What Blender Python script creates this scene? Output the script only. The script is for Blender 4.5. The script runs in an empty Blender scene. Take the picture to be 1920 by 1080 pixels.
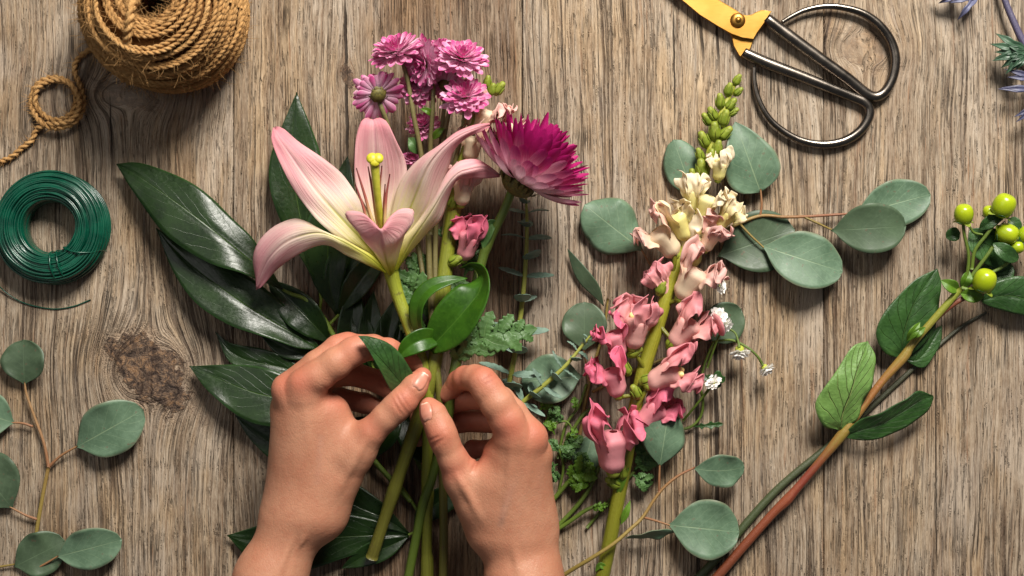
import bpy, math, random
import numpy as np
from mathutils import Vector, geometry

# ---------------------------------------------------------------- units
# 1 "px" of the plan drawing = 0.4 mm on the table; the camera hangs H px above the table.
S = 1.0 / 2500.0
H = 2600.0
random.seed(7)
RNG = np.random.default_rng(11)
scene = bpy.context.scene
COL = scene.collection


def Wp(p):
    """plan coordinates (x right, y down, z up) -> world position in px units"""
    p = np.asarray(p, float)
    k = (H - p[..., 2]) / H
    return np.stack([(p[..., 0] - 960) * k, (540 - p[..., 1]) * k, p[..., 2]], -1)


def smooth_path(pts, n, closed=False):
    """Catmull-Rom through pts (any dimension), n+1 samples evenly spread by length"""
    P = np.asarray(pts, float)
    if len(P) == 2 and not closed:
        t = np.linspace(0, 1, n + 1)[:, None]
        return P[0] * (1 - t) + P[1] * t
    if closed:
        P = np.vstack([P[-1], P, P[0], P[1]])
    else:
        P = np.vstack([2 * P[0] - P[1], P, 2 * P[-1] - P[-2]])
    out = []
    for i in range(1, len(P) - 2):
        p0, p1, p2, p3 = P[i - 1], P[i], P[i + 1], P[i + 2]
        t = np.linspace(0, 1, 16, endpoint=False)[:, None]
        out.append(.5 * (2 * p1 + (p2 - p0) * t + (2 * p0 - 5 * p1 + 4 * p2 - p3) * t ** 2 + (3 * p1 - p0 - 3 * p2 + p3) * t ** 3))
    out.append(P[-2][None])
    Q = np.vstack(out)
    d = np.r_[0, np.cumsum(np.linalg.norm(np.diff(Q[:, :3], axis=0), axis=1) + 1e-9)]
    s = np.linspace(0, d[-1], n + 1)
    return np.stack([np.interp(s, d, Q[:, k]) for k in range(Q.shape[1])], -1)


def unit(v):
    v = np.asarray(v, float)
    return v / (np.linalg.norm(v, axis=-1, keepdims=True) + 1e-12)


def curve1(v, pts):
    pts = np.asarray(pts, float)
    x, y = pts[:, 0], pts[:, 1]
    m = np.gradient(y, x)
    i = np.clip(np.searchsorted(x, v, side='right') - 1, 0, len(x) - 2)
    h = x[i + 1] - x[i]
    t = (v - x[i]) / h
    return np.maximum(0, (2 * t**3 - 3 * t**2 + 1) * y[i] + (t**3 - 2 * t**2 + t) * h * m[i] + (-2 * t**3 + 3 * t**2) * y[i + 1] + (t**3 - t**2) * h * m[i + 1])


class MB:
    """collects geometry (world px units) and links it as ONE mesh object"""

    def __init__(s):
        s.v = []; s.uv = []; s.c = []; s.f4 = []; s.f3 = []; s.n = 0

    def add(s, v, f4=None, f3=None, uv=None, c=None):
        v = np.asarray(v, float).reshape(-1, 3)
        s.v.append(v)
        s.uv.append(np.zeros((len(v), 2)) if uv is None else np.asarray(uv, float).reshape(-1, 2))
        cc = np.zeros((len(v), 4)); cc[:, 3] = 1
        if c is not None:
            c = np.asarray(c, float)
            cc[:, :3] = c if c.ndim == 2 else c[None, :3]
        s.c.append(cc)
        if f4 is not None and len(f4): s.f4.append(np.asarray(f4, int) + s.n)
        if f3 is not None and len(f3): s.f3.append(np.asarray(f3, int) + s.n)
        s.n += len(v)

    def grid(s, P, uv=None, c=None, wrap=False):
        n, m = P.shape[:2]
        i, j = np.meshgrid(np.arange(n - 1), np.arange(m if wrap else m - 1), indexing='ij')
        a = i * m + j; b = i * m + (j + 1) % m
        f = np.stack([a, b, b + m, a + m], -1).reshape(-1, 4)
        s.add(P.reshape(-1, 3), f4=f, uv=uv, c=c)

    def build(s, name, mat, parent=None, solid=0, loc=None, label=None):
        V = np.vstack(s.v)
        root = parent
        while root is not None and root.parent is not None:
            root = root.parent
        o0 = np.array(root['_o']) if root is not None else (np.zeros(3) if loc is None else np.asarray(loc, float))
        me = bpy.data.meshes.new(name)
        V2 = (V - o0) * S
        loops = []; starts = []; k = 0
        if s.f4:
            q = np.vstack(s.f4); loops.append(q.ravel()); starts.append(np.arange(len(q)) * 4); k = len(q) * 4
        if s.f3:
            q = np.vstack(s.f3); loops.append(q.ravel()); starts.append(k + np.arange(len(q)) * 3)
        loops = np.concatenate(loops); starts = np.concatenate(starts)
        me.vertices.add(len(V2)); me.vertices.foreach_set('co', V2.ravel().astype(np.float32))
        me.loops.add(len(loops)); me.loops.foreach_set('vertex_index', loops.astype(np.int32))
        me.polygons.add(len(starts)); me.polygons.foreach_set('loop_start', starts.astype(np.int32))
        me.polygons.foreach_set('use_smooth', np.ones(len(starts), bool))
        uvl = me.uv_layers.new(name='UVMap')
        uvl.data.foreach_set('uv', np.vstack(s.uv)[loops].ravel().astype(np.float32))
        ca = me.attributes.new('Col', 'FLOAT_COLOR', 'POINT')
        ca.data.foreach_set('color', np.vstack(s.c).ravel().astype(np.float32))
        me.update(calc_edges=True)
        me.validate()
        me.materials.append(mat)
        o = bpy.data.objects.new(name, me)
        COL.objects.link(o)
        if parent is not None:
            o.parent = parent
        else:
            o.location = Vector(o0 * S); o['_o'] = list(o0)
        if solid:
            md = o.modifiers.new('thickness', 'SOLIDIFY'); md.thickness = solid * S; md.offset = 0
        if label: o['label'] = label
        return o


def thing(name, label, cat, at, group=None):
    o = bpy.data.objects.new(name, None)
    COL.objects.link(o)
    w = Wp(at)
    o.location = Vector(w * S); o['_o'] = list(w)
    o.empty_display_size = .01
    o['label'] = label; o['category'] = cat
    if group: o['group'] = group
    return o


def tag(o, label, cat, group=None):
    o['label'] = label; o['category'] = cat
    if group: o['group'] = group
    return o


LANCE = [(0, .03), (.08, .25), (.25, .74), (.45, 1), (.65, .86), (.85, .42), (.95, .15), (1, 0)]
OVAL = [(0, .03), (.06, .30), (.2, .76), (.42, 1), (.65, .95), (.82, .70), (.93, .42), (.98, .2), (1, .0)]
EUC = [(0, .02), (.05, .10), (.15, .42), (.3, .80), (.46, .98), (.57, 1), (.72, .90), (.85, .68), (.94, .42), (.985, .2), (1, 0)]
EGG = [(0, .03), (.05, .45), (.18, .88), (.36, 1), (.6, .80), (.8, .48), (.93, .2), (1, .0)]
STRAP = [(0, .35), (.2, .6), (.5, .9), (.75, 1), (.9, .8), (.97, .45), (1, .1)]
LENS = [(0, .1), (.2, .6), (.5, 1), (.8, .65), (1, .03)]
PETAL = [(0, .25), (.3, .55), (.6, .9), (.8, 1), (.93, .75), (1, .25)]


def frame_along(P, up):
    T = unit(np.gradient(P, axis=0))
    up = np.broadcast_to(np.asarray(up, float), P.shape)
    side = np.cross(T, up)
    ln = np.linalg.norm(side, axis=1, keepdims=True)
    side = np.where(ln > 1e-3, side / (ln + 1e-9), np.array([1., 0, 0]))
    return T, side, np.cross(side, T)


def ribbon_world(mb, P, w, prof=LANCE, fold=0., cup=0., roll=0., ruffle=0., rf=5., nu=6, up=(0, 0, 1), c=None, seed=0, jag=0., cupv=None, crumple=0.):
    """leaf / petal along the world px path P"""
    n = len(P)
    v = np.linspace(0, 1, n)
    T, side, nrm = frame_along(P, up)
    roll = np.interp(v, np.linspace(0, 1, len(np.atleast_1d(roll))), np.atleast_1d(roll)) if np.ndim(roll) else np.full(n, roll)
    cr, sr = np.cos(roll)[:, None], np.sin(roll)[:, None]
    side, nrm = side * cr + nrm * sr, nrm * cr - side * sr
    wd = w * curve1(v, prof)
    s = np.linspace(-1, 1, 2 * nu + 1)
    r = np.random.default_rng(seed)
    ph = r.uniform(0, 6.28, 4)
    k = np.abs(s)[None, :]
    cupa = cup if cupv is None else np.interp(v, np.linspace(0, 1, len(cupv)), cupv)[:, None]
    off = (k * math.sin(fold) + cupa * k ** 2)
    off = off * wd[:, None] + ruffle * (k ** 2) * (np.sin(v[:, None] * 6.28 * rf + ph[0] + (s[None] > 0) * ph[1]) + .6 * np.sin(v[:, None] * 6.28 * rf * 1.9 + ph[2])) * (wd / (w + 1e-9))[:, None]
    if crumple:
        V2, S2 = v[:, None], s[None, :]
        off = off + crumple * np.sin(np.pi * np.clip(V2, 0, 1)) ** .5 * (np.sin(S2 * 3.4 + V2 * 4.2 + ph[0]) * np.sin(V2 * 7.5 + ph[1] + S2) + .6 * np.sin(S2 * 8. + ph[2] + 2 * V2) + .35 * np.sin(V2 * 17 + S2 * 6 + ph[3]))
    wide = s[None, :] * wd[:, None] * math.cos(fold)
    if jag:
        wide = wide * (1 + jag * (r.random((n, 1)) - .5))
    G = P[:, None, :] + side[:, None, :] * wide[..., None] + nrm[:, None, :] * off[..., None]
    uv = np.stack(np.broadcast_arrays(s[None] * .5 + .5, v[:, None]), -1)
    mb.grid(G, uv, c)


def ribbon(mb, pts, w, nv=22, **k):
    P = smooth_path(Wp(np.array(pts, float)), nv)
    ribbon_world(mb, P, w, **k)


def loft(mb, L, M, R, nv=28, nu=7, crease=0., ruffle=0., rf=3, seed=0, curl=0.):
    """leaf / petal between a left edge, a mid rib and a right edge (plan coordinates)"""
    L, M, R = (smooth_path(Wp(np.array(a, float)), nv) for a in (L, M, R))
    s = np.linspace(-1, 1, 2 * nu + 1)[None, :, None]
    G = L[:, None] * (s * (s - 1) / 2) + M[:, None] * (1 - s * s) + R[:, None] * (s * (s + 1) / 2)
    du = np.gradient(G, axis=1); dv = np.gradient(G, axis=0)
    N = unit(np.cross(du, dv)); N = N * np.sign(N[..., 2:3] + 1e-9)
    v = np.linspace(0, 1, nv + 1)[:, None]
    ss = s[..., 0]
    r = np.random.default_rng(seed); ph = r.uniform(0, 6.28, 3)
    o = -crease * np.exp(-(ss / .1) ** 2) * np.sin(np.pi * v) ** .5
    o = o + ruffle * np.abs(ss) ** 1.5 * np.sin(v * 6.28 * rf + ph[0] + (ss > 0) * ph[1]) * np.sin(np.pi * np.clip(v * 1.02, 0, 1)) ** .5
    o = o + ruffle * .35 * np.sin(v * 17 + ss * 4 + ph[2])
    G = G + N * o[..., None]
    uv = np.stack(np.broadcast_arrays(ss * .5 + .5, v), -1)
    mb.grid(G, uv)


def tube_world(mb, P, R, sides=10, c=None, flat=1., cap=True, vs=1.):
    n = len(P)
    R = np.broadcast_to(np.asarray(R, float), (n,))
    T = unit(np.gradient(P, axis=0))
    a = np.array([0, 0, 1.]) if abs(T[0, 2]) < .9 else np.array([1., 0, 0])
    N = np.zeros_like(P); N[0] = unit(np.cross(T[0], a))
    for i in range(1, n):
        q = N[i - 1] - T[i] * np.dot(N[i - 1], T[i]); N[i] = q / (np.linalg.norm(q) + 1e-12)
    B = np.cross(T, N)
    th = np.linspace(0, 2 * np.pi, sides, endpoint=False)
    G = P[:, None] + R[:, None, None] * (np.cos(th)[None, :, None] * N[:, None] + np.sin(th)[None, :, None] * B[:, None] * flat)
    d = np.r_[0, np.cumsum(np.linalg.norm(np.diff(P, axis=0), axis=1))]
    uv = np.stack(np.broadcast_arrays(th[None] / 6.2832, d[:, None] / 100. * vs), -1)
    base = mb.n
    mb.grid(G, uv, c, wrap=True)
    if cap:
        for e, st in ((P[0], 0), (P[-1], (n - 1) * sides)):
            k = mb.n
            mb.add(e[None], uv=[[0, 0]], c=c)
            ring = base + st + np.arange(sides)
            f = np.stack([np.full(sides, k), ring, np.roll(ring, -1)], -1)
            if st: f = f[:, ::-1]
            mb.f3.append(f)


def tube(mb, pts, n=40, sides=10, **k):
    """pts rows (x, y, z, radius)"""
    pts = np.array(pts, float)
    q = np.c_[Wp(pts[:, :3]), pts[:, 3]]
    Q = smooth_path(q, n)
    tube_world(mb, Q[:, :3], Q[:, 3], sides, **k)


def blob(mb, C, axis, r, rl, nu=14, nv=10, prof=None, uvs=1., c=None):
    """ellipsoid of revolution about axis (world px)"""
    A = unit(axis); h = np.array([0, 0, 1.]) if abs(A[2]) < .9 else np.array([1., 0, 0])
    X = unit(np.cross(A, h)); Y = np.cross(A, X)
    t = np.linspace(0, np.pi, nv + 1); th = np.linspace(0, 2 * np.pi, nu, endpoint=False)
    rad = np.sin(t) * r if prof is None else r * curve1(t / np.pi, prof)
    G = C + (-np.cos(t) * rl)[:, None, None] * A + rad[:, None, None] * (np.cos(th)[None, :, None] * X + np.sin(th)[None, :, None] * Y)
    uv = np.stack(np.broadcast_arrays(th[None] / 6.2832, t[:, None] / np.pi), -1)
    mb.grid(G, uv, c, wrap=True)


def prism(mb, poly, z0, z1, bev=2.):
    """flat plate with a bevelled rim from a plan outline"""
    P = np.array(poly, float)
    c = np.roll(P, -1, 0) - P
    nrm = unit(np.stack([c[:, 1], -c[:, 0]], -1)); nv = unit(nrm + np.roll(nrm, 1, 0))
    area = np.sum(P[:, 0] * np.roll(P[:, 1], -1) - np.roll(P[:, 0], -1) * P[:, 1])
    inn = P + (nv if area < 0 else -nv) * bev
    n = len(P)
    rings = []
    for q, z in ((P, z0), (P, z1 - bev * .7), (inn, z1)):
        rings.append(Wp(np.c_[q, np.full(n, z)]))
    G = np.stack(rings)
    # separate verts per ring pair keeps the rim crisp
    for k in (0, 1):
        mb.grid(G[k:k + 2], None, None, wrap=True)
    for q in (rings[2], rings[0]):
        t = geometry.tessellate_polygon([[Vector((a[0], a[1], 0)) for a in q]])
        mb.add(q, f3=[list(a) for a in t])


# ---------------------------------------------------------------- node helpers
class NT:
    def __init__(s, name):
        s.m = bpy.data.materials.new(name); s.m.use_nodes = True
        s.t = s.m.node_tree; s.t.nodes.clear()
        s.out = s.t.nodes.new('ShaderNodeOutputMaterial')

    def put(s, sock, v):
        if isinstance(v, bpy.types.NodeSocket): s.t.links.new(v, sock)
        elif v is not None:
            if hasattr(sock.default_value, '__len__') and not hasattr(v, '__len__'): v = (v,) * len(sock.default_value)
            if hasattr(v, '__len__') and len(sock.default_value) == 4 and len(v) == 3: v = (*v, 1)
            sock.default_value = v

    def m_(s, op, a, b=None, c=None, clamp=False):
        n = s.t.nodes.new('ShaderNodeMath'); n.operation = op; n.use_clamp = clamp
        for i, x in enumerate((a, b, c)):
            if x is not None: s.put(n.inputs[i], x)
        return n.outputs[0]

    def add(s, a, b): return s.m_('ADD', a, b)
    def sub(s, a, b): return s.m_('SUBTRACT', a, b)
    def mul(s, a, b): return s.m_('MULTIPLY', a, b)

    def sstep(s, v, a, b, lo=0., hi=1.):
        n = s.t.nodes.new('ShaderNodeMapRange'); n.interpolation_type = 'SMOOTHSTEP'
        for i, x in enumerate((v, a, b, lo, hi)): s.put(n.inputs[i], x)
        return n.outputs[0]

    def lin(s, v, a, b, lo=0., hi=1.):
        n = s.t.nodes.new('ShaderNodeMapRange')
        for i, x in enumerate((v, a, b, lo, hi)): s.put(n.inputs[i], x)
        return n.outputs[0]

    def mix(s, f, a, b, mode='MIX'):
        n = s.t.nodes.new('ShaderNodeMix'); n.data_type = 'RGBA'; n.blend_type = mode
        s.put(n.inputs[0], f); s.put(n.inputs[6], a); s.put(n.inputs[7], b)
        return n.outputs[2]

    def xyz(s, x, y, z=0.):
        n = s.t.nodes.new('ShaderNodeCombineXYZ')
        for i, v in enumerate((x, y, z)): s.put(n.inputs[i], v)
        return n.outputs[0]

    def noise(s, vec, scale, detail=2., rough=.5, dist=0., out='Fac'):
        n = s.t.nodes.new('ShaderNodeTexNoise')
        s.put(n.inputs['Vector'], vec)
        for k, v in (('Scale', scale), ('Detail', detail), ('Roughness', rough), ('Distortion', dist)): s.put(n.inputs[k], v)
        return n.outputs[0 if out == 'Fac' else 1]

    def ramp(s, f, stops, interp='LINEAR'):
        n = s.t.nodes.new('ShaderNodeValToRGB'); r = n.color_ramp; r.interpolation = interp
        while len(r.elements) < len(stops): r.elements.new(.5)
        for e, (p, c) in zip(r.elements, stops):
            e.position = p; e.color = (*c, 1) if hasattr(c, '__len__') else (c, c, c, 1)
        s.put(n.inputs[0], f)
        return n.outputs[0]

    def uv(s):
        n = s.t.nodes.new('ShaderNodeUVMap'); n.uv_map = 'UVMap'
        q = s.t.nodes.new('ShaderNodeSeparateXYZ'); s.t.links.new(n.outputs[0], q.inputs[0])
        return q.outputs[0], q.outputs[1]

    def obj(s):
        """position in the object's own space (metres)"""
        return s.t.nodes.new('ShaderNodeTexCoord').outputs['Object']

    def col(s):
        n = s.t.nodes.new('ShaderNodeAttribute'); n.attribute_name = 'Col'
        q = s.t.nodes.new('ShaderNodeSeparateColor'); s.t.links.new(n.outputs['Color'], q.inputs[0])
        return q.outputs[0], q.outputs[1], q.outputs[2]

    def bump(s, h, strength=.3, dist=.001, normal=None):
        n = s.t.nodes.new('ShaderNodeBump')
        n.inputs['Strength'].default_value = strength; n.inputs['Distance'].default_value = dist
        s.put(n.inputs['Height'], h)
        if normal is not None: s.put(n.inputs['Normal'], normal)
        return n.outputs[0]

    def done(s, color, rough=.5, normal=None, metal=0., spec=.5, sss=0., sssr=(.5, .2, .1), ssss=.004, trans=0., tcol=None, coat=0., sheen=0.):
        b = s.t.nodes.new('ShaderNodeBsdfPrincipled')
        s.put(b.inputs['Base Color'], color); s.put(b.inputs['Roughness'], rough)
        s.put(b.inputs['Metallic'], metal); s.put(b.inputs['Specular IOR Level'], spec)
        if normal is not None: s.put(b.inputs['Normal'], normal)
        if sss:
            b.inputs['Subsurface Weight'].default_value = sss
            b.inputs['Subsurface Radius'].default_value = sssr
            b.inputs['Subsurface Scale'].default_value = ssss
        if coat:
            b.inputs['Coat Weight'].default_value = coat; b.inputs['Coat Roughness'].default_value = .12
        if sheen: b.inputs['Sheen Weight'].default_value = sheen
        sh = b.outputs[0]
        if trans:
            t = s.t.nodes.new('ShaderNodeBsdfTranslucent'); s.put(t.inputs[0], color if tcol is None else tcol)
            x = s.t.nodes.new('ShaderNodeMixShader'); x.inputs[0].default_value = trans
            s.t.links.new(sh, x.inputs[1]); s.t.links.new(t.outputs[0], x.inputs[2]); sh = x.outputs[0]
        s.t.links.new(sh, s.out.inputs[0])
        return s.m


def srgb(r, g, b):
    f = lambda c: (c / 255 / 12.92) if c < 11 else ((c / 255 + .055) / 1.055) ** 2.4
    return (f(r), f(g), f(b))
# ---------------------------------------------------------------- materials
def leaf_mat(name, a, b, vein, rough=.4, nlat=9, slant=1.3, veins=.6, latw=.05, bump=.25, spots=0., trans=.12, spec=.5, coat=0., pal=0., edge=None, mid=.03):
    n = NT(name); u, v = n.uv(); P = n.obj()
    cr, cg, cb = n.col()
    d = n.m_('ABSOLUTE', n.sub(u, .5))
    midm = n.sstep(n.sub(d, n.mul(n.sub(1.05, v), mid)), -.012, .012, 1, 0)
    t = n.sub(n.mul(v, float(nlat)), n.mul(n.m_('POWER', d, .85), slant * nlat * .5))
    w1 = n.noise(P, 90, 2)
    t = n.add(t, n.mul(w1, .5))
    pp = n.m_('PINGPONG', t, .5)
    lat = n.mul(n.sstep(pp, 0, latw, 1, 0), n.sstep(d, .5, .30))
    n1 = n.noise(P, 55, 4, .6); n2 = n.noise(P, 420, 3, .6)
    base = n.mix(n.sstep(n1, .3, .7), a, b)
    base = n.mix(n.mul(n.sstep(n2, .45, .75), .35), base, tuple(x * 1.5 for x in b))
    base = n.mix(n.mul(cg, .6), base, n.mix(1., base, (.62, .66, .6), 'MULTIPLY'))
    base = n.mix(n.mul(cr, .5), base, tuple(min(1, x * 1.7 + .01) for x in b))
    base = n.mix(n.mul(lat, veins * .45), base, vein)
    base = n.mix(n.mul(midm, veins), base, vein)
    if edge is not None:
        base = n.mix(n.sstep(d, .455, .5, 0, .7), base, edge)
    if spots:
        sp = n.noise(P, 260, 1, .4)
        base = n.mix(n.mul(n.sstep(sp, .70, .74), spots), base, srgb(92, 66, 52))
    if pal:
        bl = n.noise(P, 130, 5, .7)
        base = n.mix(n.mul(n.sstep(bl, .4, .75), pal), base, tuple(min(1, x * 1.35 + .02) for x in b))
    h = n.add(n.add(n.mul(lat, -.8), n.mul(midm, -1.2)), n.mul(n2, .35))
    h = n.add(h, n.mul(n1, .5))
    return n.done(base, n.lin(n2, .3, .7, rough - .05, rough + .08), n.bump(h, bump, .0012), spec=spec, trans=trans, tcol=n.mix(.5, base, (b[0] * 1.6, b[1] * 1.8, b[2] * .6)), coat=coat)


M = {}
M['glossy_leaf'] = leaf_mat('glossy dark leaf', srgb(17, 34, 10), srgb(27, 48, 15), srgb(74, 100, 42), .31, 7, 1.6, .5, .018, .35, trans=.04, spec=.36, mid=.012, edge=srgb(48, 74, 40))
M['euc_leaf'] = leaf_mat('eucalyptus leaf', srgb(68, 92, 70), srgb(86, 110, 86), srgb(142, 160, 124), .52, 7, 1.3, .75, .035, .15, spots=.7, trans=.06, pal=.55, edge=srgb(112, 112, 88), mid=.010)
M['euc_dark'] = leaf_mat('dark eucalyptus leaf', srgb(56, 72, 52), srgb(68, 86, 62), srgb(96, 116, 86), .5, 7, 1.3, .6, .035, .15, spots=.6, trans=.06, pal=.25, mid=.010)
M['baby_leaf'] = leaf_mat('small eucalyptus leaf', srgb(84, 108, 94), srgb(118, 140, 126), srgb(156, 172, 152), .55, 5, 1., .4, .03, .1, trans=.08, pal=.5, mid=.01)
M['hyp_leaf'] = leaf_mat('hypericum leaf', srgb(34, 62, 26), srgb(50, 84, 36), srgb(86, 116, 56), .42, 7, 1.5, .55, .05, .9, trans=.08, mid=.012)
M['hyp_under'] = leaf_mat('hypericum leaf underside', srgb(88, 122, 58), srgb(106, 140, 70), srgb(160, 176, 100), .5, 7, 1.5, .8, .08, 1., trans=.1, mid=.02)
M['lily_leaf'] = leaf_mat('lily leaf', srgb(38, 72, 12), srgb(56, 96, 20), srgb(96, 138, 48), .34, 1, 0, .35, .001, .15, trans=.15, spec=.4, mid=.012)
M['mum_leaf'] = leaf_mat('chrysanthemum leaf', srgb(50, 82, 34), srgb(74, 108, 54), srgb(124, 152, 96), .5, 6, 1.2, .6, .05, .4, trans=.12, pal=.4, mid=.02)
M['herb_leaf'] = leaf_mat('bright herb leaf', srgb(74, 108, 24), srgb(94, 132, 34), srgb(140, 176, 70), .45, 6, 1.2, .4, .05, .3, trans=.2, mid=.02)
M['sepal'] = leaf_mat('sepal', srgb(104, 122, 30), srgb(132, 146, 44), srgb(150, 160, 74), .45, 3, 1., .3, .03, .2, trans=.15, mid=.02)
M['thistle_leaf'] = leaf_mat('thistle bract', srgb(40, 66, 48), srgb(60, 88, 66), srgb(130, 160, 130), .45, 3, 1., .5, .03, .3, trans=.05, mid=.03)
M['thistle_violet'] = leaf_mat('thistle violet bract', srgb(58, 58, 84), srgb(86, 88, 116), srgb(150, 150, 180), .45, 3, 1., .5, .03, .3, trans=.05, mid=.03)


def stem_mat(name, stops, rough=.42, bump=.35, fleck=None, length=1.):
    """stops along the stem: v runs in units of 100 px"""
    n = NT(name); u, v = n.uv(); P = n.obj()
    streak = n.noise(n.xyz(n.mul(n.m_('SINE', n.mul(u, 6.2832)), 2.2), n.mul(v, .6), n.mul(n.m_('COSINE', n.mul(u, 6.2832)), 2.2)), 2.5, 4, .6)
    fine = n.noise(P, 500, 3, .6)
    f = n.add(n.mul(v, 1 / length), n.mul(n.sub(streak, .5), .35))
    c = n.ramp(f, stops) if len(stops) > 1 else n.ramp(f, [(0, stops[0][1]), (1, stops[0][1])])
    c = n.mix(n.sstep(streak, .35, .75, 0, .45), c, n.mix(1., c, (.55, .5, .5), 'MULTIPLY'))
    c = n.mix(n.sstep(fine, .55, .8, 0, .35), c, n.mix(1., c, (1.5, 1.4, 1.2), 'MULTIPLY'))
    if fleck: c = n.mix(n.sstep(n.noise(P, 180, 2), .62, .72, 0, .7), c, fleck)
    return n.done(c, n.lin(fine, .3, .7, rough - .06, rough + .1), n.bump(n.add(n.mul(streak, 2.), fine), bump, .0008))


M['green_stem'] = stem_mat('green stem', [(0, srgb(94, 116, 40)), (1, srgb(80, 98, 32))])
M['olive_stem'] = stem_mat('olive stem', [(0, srgb(120, 126, 44)), (1, srgb(92, 88, 36))], fleck=srgb(92, 70, 40))
M['snap_stem'] = stem_mat('snapdragon stem', [(0, srgb(104, 106, 26)), (.5, srgb(134, 132, 38)), (1, srgb(150, 152, 46))], length=9., rough=.35)
M['bouquet_stem'] = stem_mat('bouquet stem', [(0, srgb(140, 148, 46)), (.45, srgb(108, 112, 36)), (1, srgb(92, 88, 34))], length=9., rough=.36, fleck=srgb(92, 84, 40))
M['grey_stem'] = stem_mat('greyish woody stem', [(0, srgb(124, 122, 78)), (1, srgb(104, 96, 56))], fleck=srgb(90, 76, 50))
M['euc_stem'] = stem_mat('eucalyptus twig', [(0, srgb(124, 106, 52)), (.5, srgb(142, 122, 62)), (1, srgb(134, 88, 62))], length=3.5)
M['euc_red'] = stem_mat('reddish leaf stalk', [(0, srgb(140, 96, 66)), (1, srgb(150, 116, 78))], length=1.)
M['baby_stem'] = stem_mat('yellow green twig', [(0, srgb(132, 136, 52)), (1, srgb(150, 152, 66))], length=3.)
M['hyp_stem'] = stem_mat('hypericum stem', [(0, srgb(104, 56, 36)), (.33, srgb(130, 68, 44)), (.42, srgb(118, 50, 40)), (.58, srgb(134, 116, 50)), (.68, srgb(146, 92, 54)), (1, srgb(128, 136, 48))], length=7., rough=.35)
M['dark_stem'] = stem_mat('thin dark green stem', [(0, srgb(62, 76, 44)), (1, srgb(66, 66, 48))], length=6.)
M['violet_stem'] = stem_mat('violet stem', [(0, srgb(62, 58, 84)), (1, srgb(92, 84, 112))], length=3.)
M['leafstem'] = stem_mat('leaf branch stem', [(0, srgb(116, 140, 44)), (1, srgb(96, 118, 40))], length=2.)


def lily_mat():
    n = NT('lily petal'); u, v = n.uv(); P = n.obj()
    d = n.m_('ABSOLUTE', n.sub(u, .5))
    w = n.noise(P, 35, 3, .6)
    fib = n.noise(n.xyz(n.mul(u, 26.), n.mul(v, 1.6), 0.), 2.2, 4, .65)
    fb2 = n.noise(n.xyz(n.mul(u, 11.), n.mul(v, .9), 5.), 2., 3, .55)
    f = n.add(n.add(v, n.mul(n.sub(n.m_('ABSOLUTE', n.sub(u, .5)), .25), .28)), n.add(n.mul(n.sub(w, .5), .26), n.add(n.mul(n.sub(fb2, .5), .36), n.mul(n.sub(fib, .5), .30))))
    c = n.ramp(f, [(.0, srgb(184, 188, 44)), (.15, srgb(218, 214, 104)), (.30, srgb(242, 232, 180)), (.50, srgb(246, 226, 212)), (.75, srgb(240, 194, 194)), (1, srgb(228, 152, 162))])
    # paler margins, a deeper pink band and a green-yellow nectar groove down the middle
    band = n.mul(n.sstep(d, .06, .26), n.sstep(d, .44, .28))
    c = n.mix(n.mul(n.mul(band, n.sstep(v, .35, .65)), .38), c, srgb(228, 144, 160))
    c = n.mix(n.mul(n.sstep(d, .035, .01), n.sstep(v, .75, .2)), c, srgb(198, 200, 92))
    c = n.mix(n.mul(n.sstep(d, .05, .0), n.mul(.5, n.sstep(v, .35, .8))), c, srgb(210, 140, 158))
    sp = n.noise(P, 900, 2, .7)
    c = n.mix(n.mul(n.sstep(sp, .58, .8), n.mul(.3, n.sstep(v, .2, .5))), c, srgb(205, 120, 140))
    h = n.add(n.add(n.mul(fib, .8), n.mul(fb2, 1.6)), n.add(n.mul(n.sstep(d, .05, 0), -.7), n.mul(n.noise(P, 500, 3, .6), .2)))
    return n.done(c, .5, n.bump(h, .5, .0012), spec=.3, trans=.36)


M['lily_petal'] = lily_mat()


def two_tone_petal(name, pale, deep, p0=.0, p1=.8, rough=.55, trans=.25, fibre=14., bump=.3, mid=None):
    """c.r shifts towards the deep colour, c.g is a random tint; v runs base to tip"""
    n = NT(name); u, v = n.uv(); P = n.obj(); r, g, b = n.col()
    fib = n.noise(n.xyz(n.mul(u, fibre), n.mul(v, 1.2), n.mul(g, 30.)), 2., 3, .6)
    f = n.add(n.add(n.lin(v, p0, p1), n.mul(n.sub(fib, .5), .6)), n.sub(n.mul(r, 1.2), .3))
    c = n.mix(n.sstep(f, .05, 1.), pale, deep)
    if mid is not None:
        c = n.mix(n.sstep(n.m_('ABSOLUTE', n.sub(n.m_('ABSOLUTE', n.sub(u, .5)), .5)), .0, .16, .5, 0), c, mid)
    c = n.mix(n.mul(g, .3), c, n.mix(1., c, (.72, .62, .7), 'MULTIPLY'))
    return n.done(c, rough, n.bump(n.add(fib, n.mul(n.noise(P, 600, 2), .3)), bump, .001), trans=trans, spec=.35)


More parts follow.
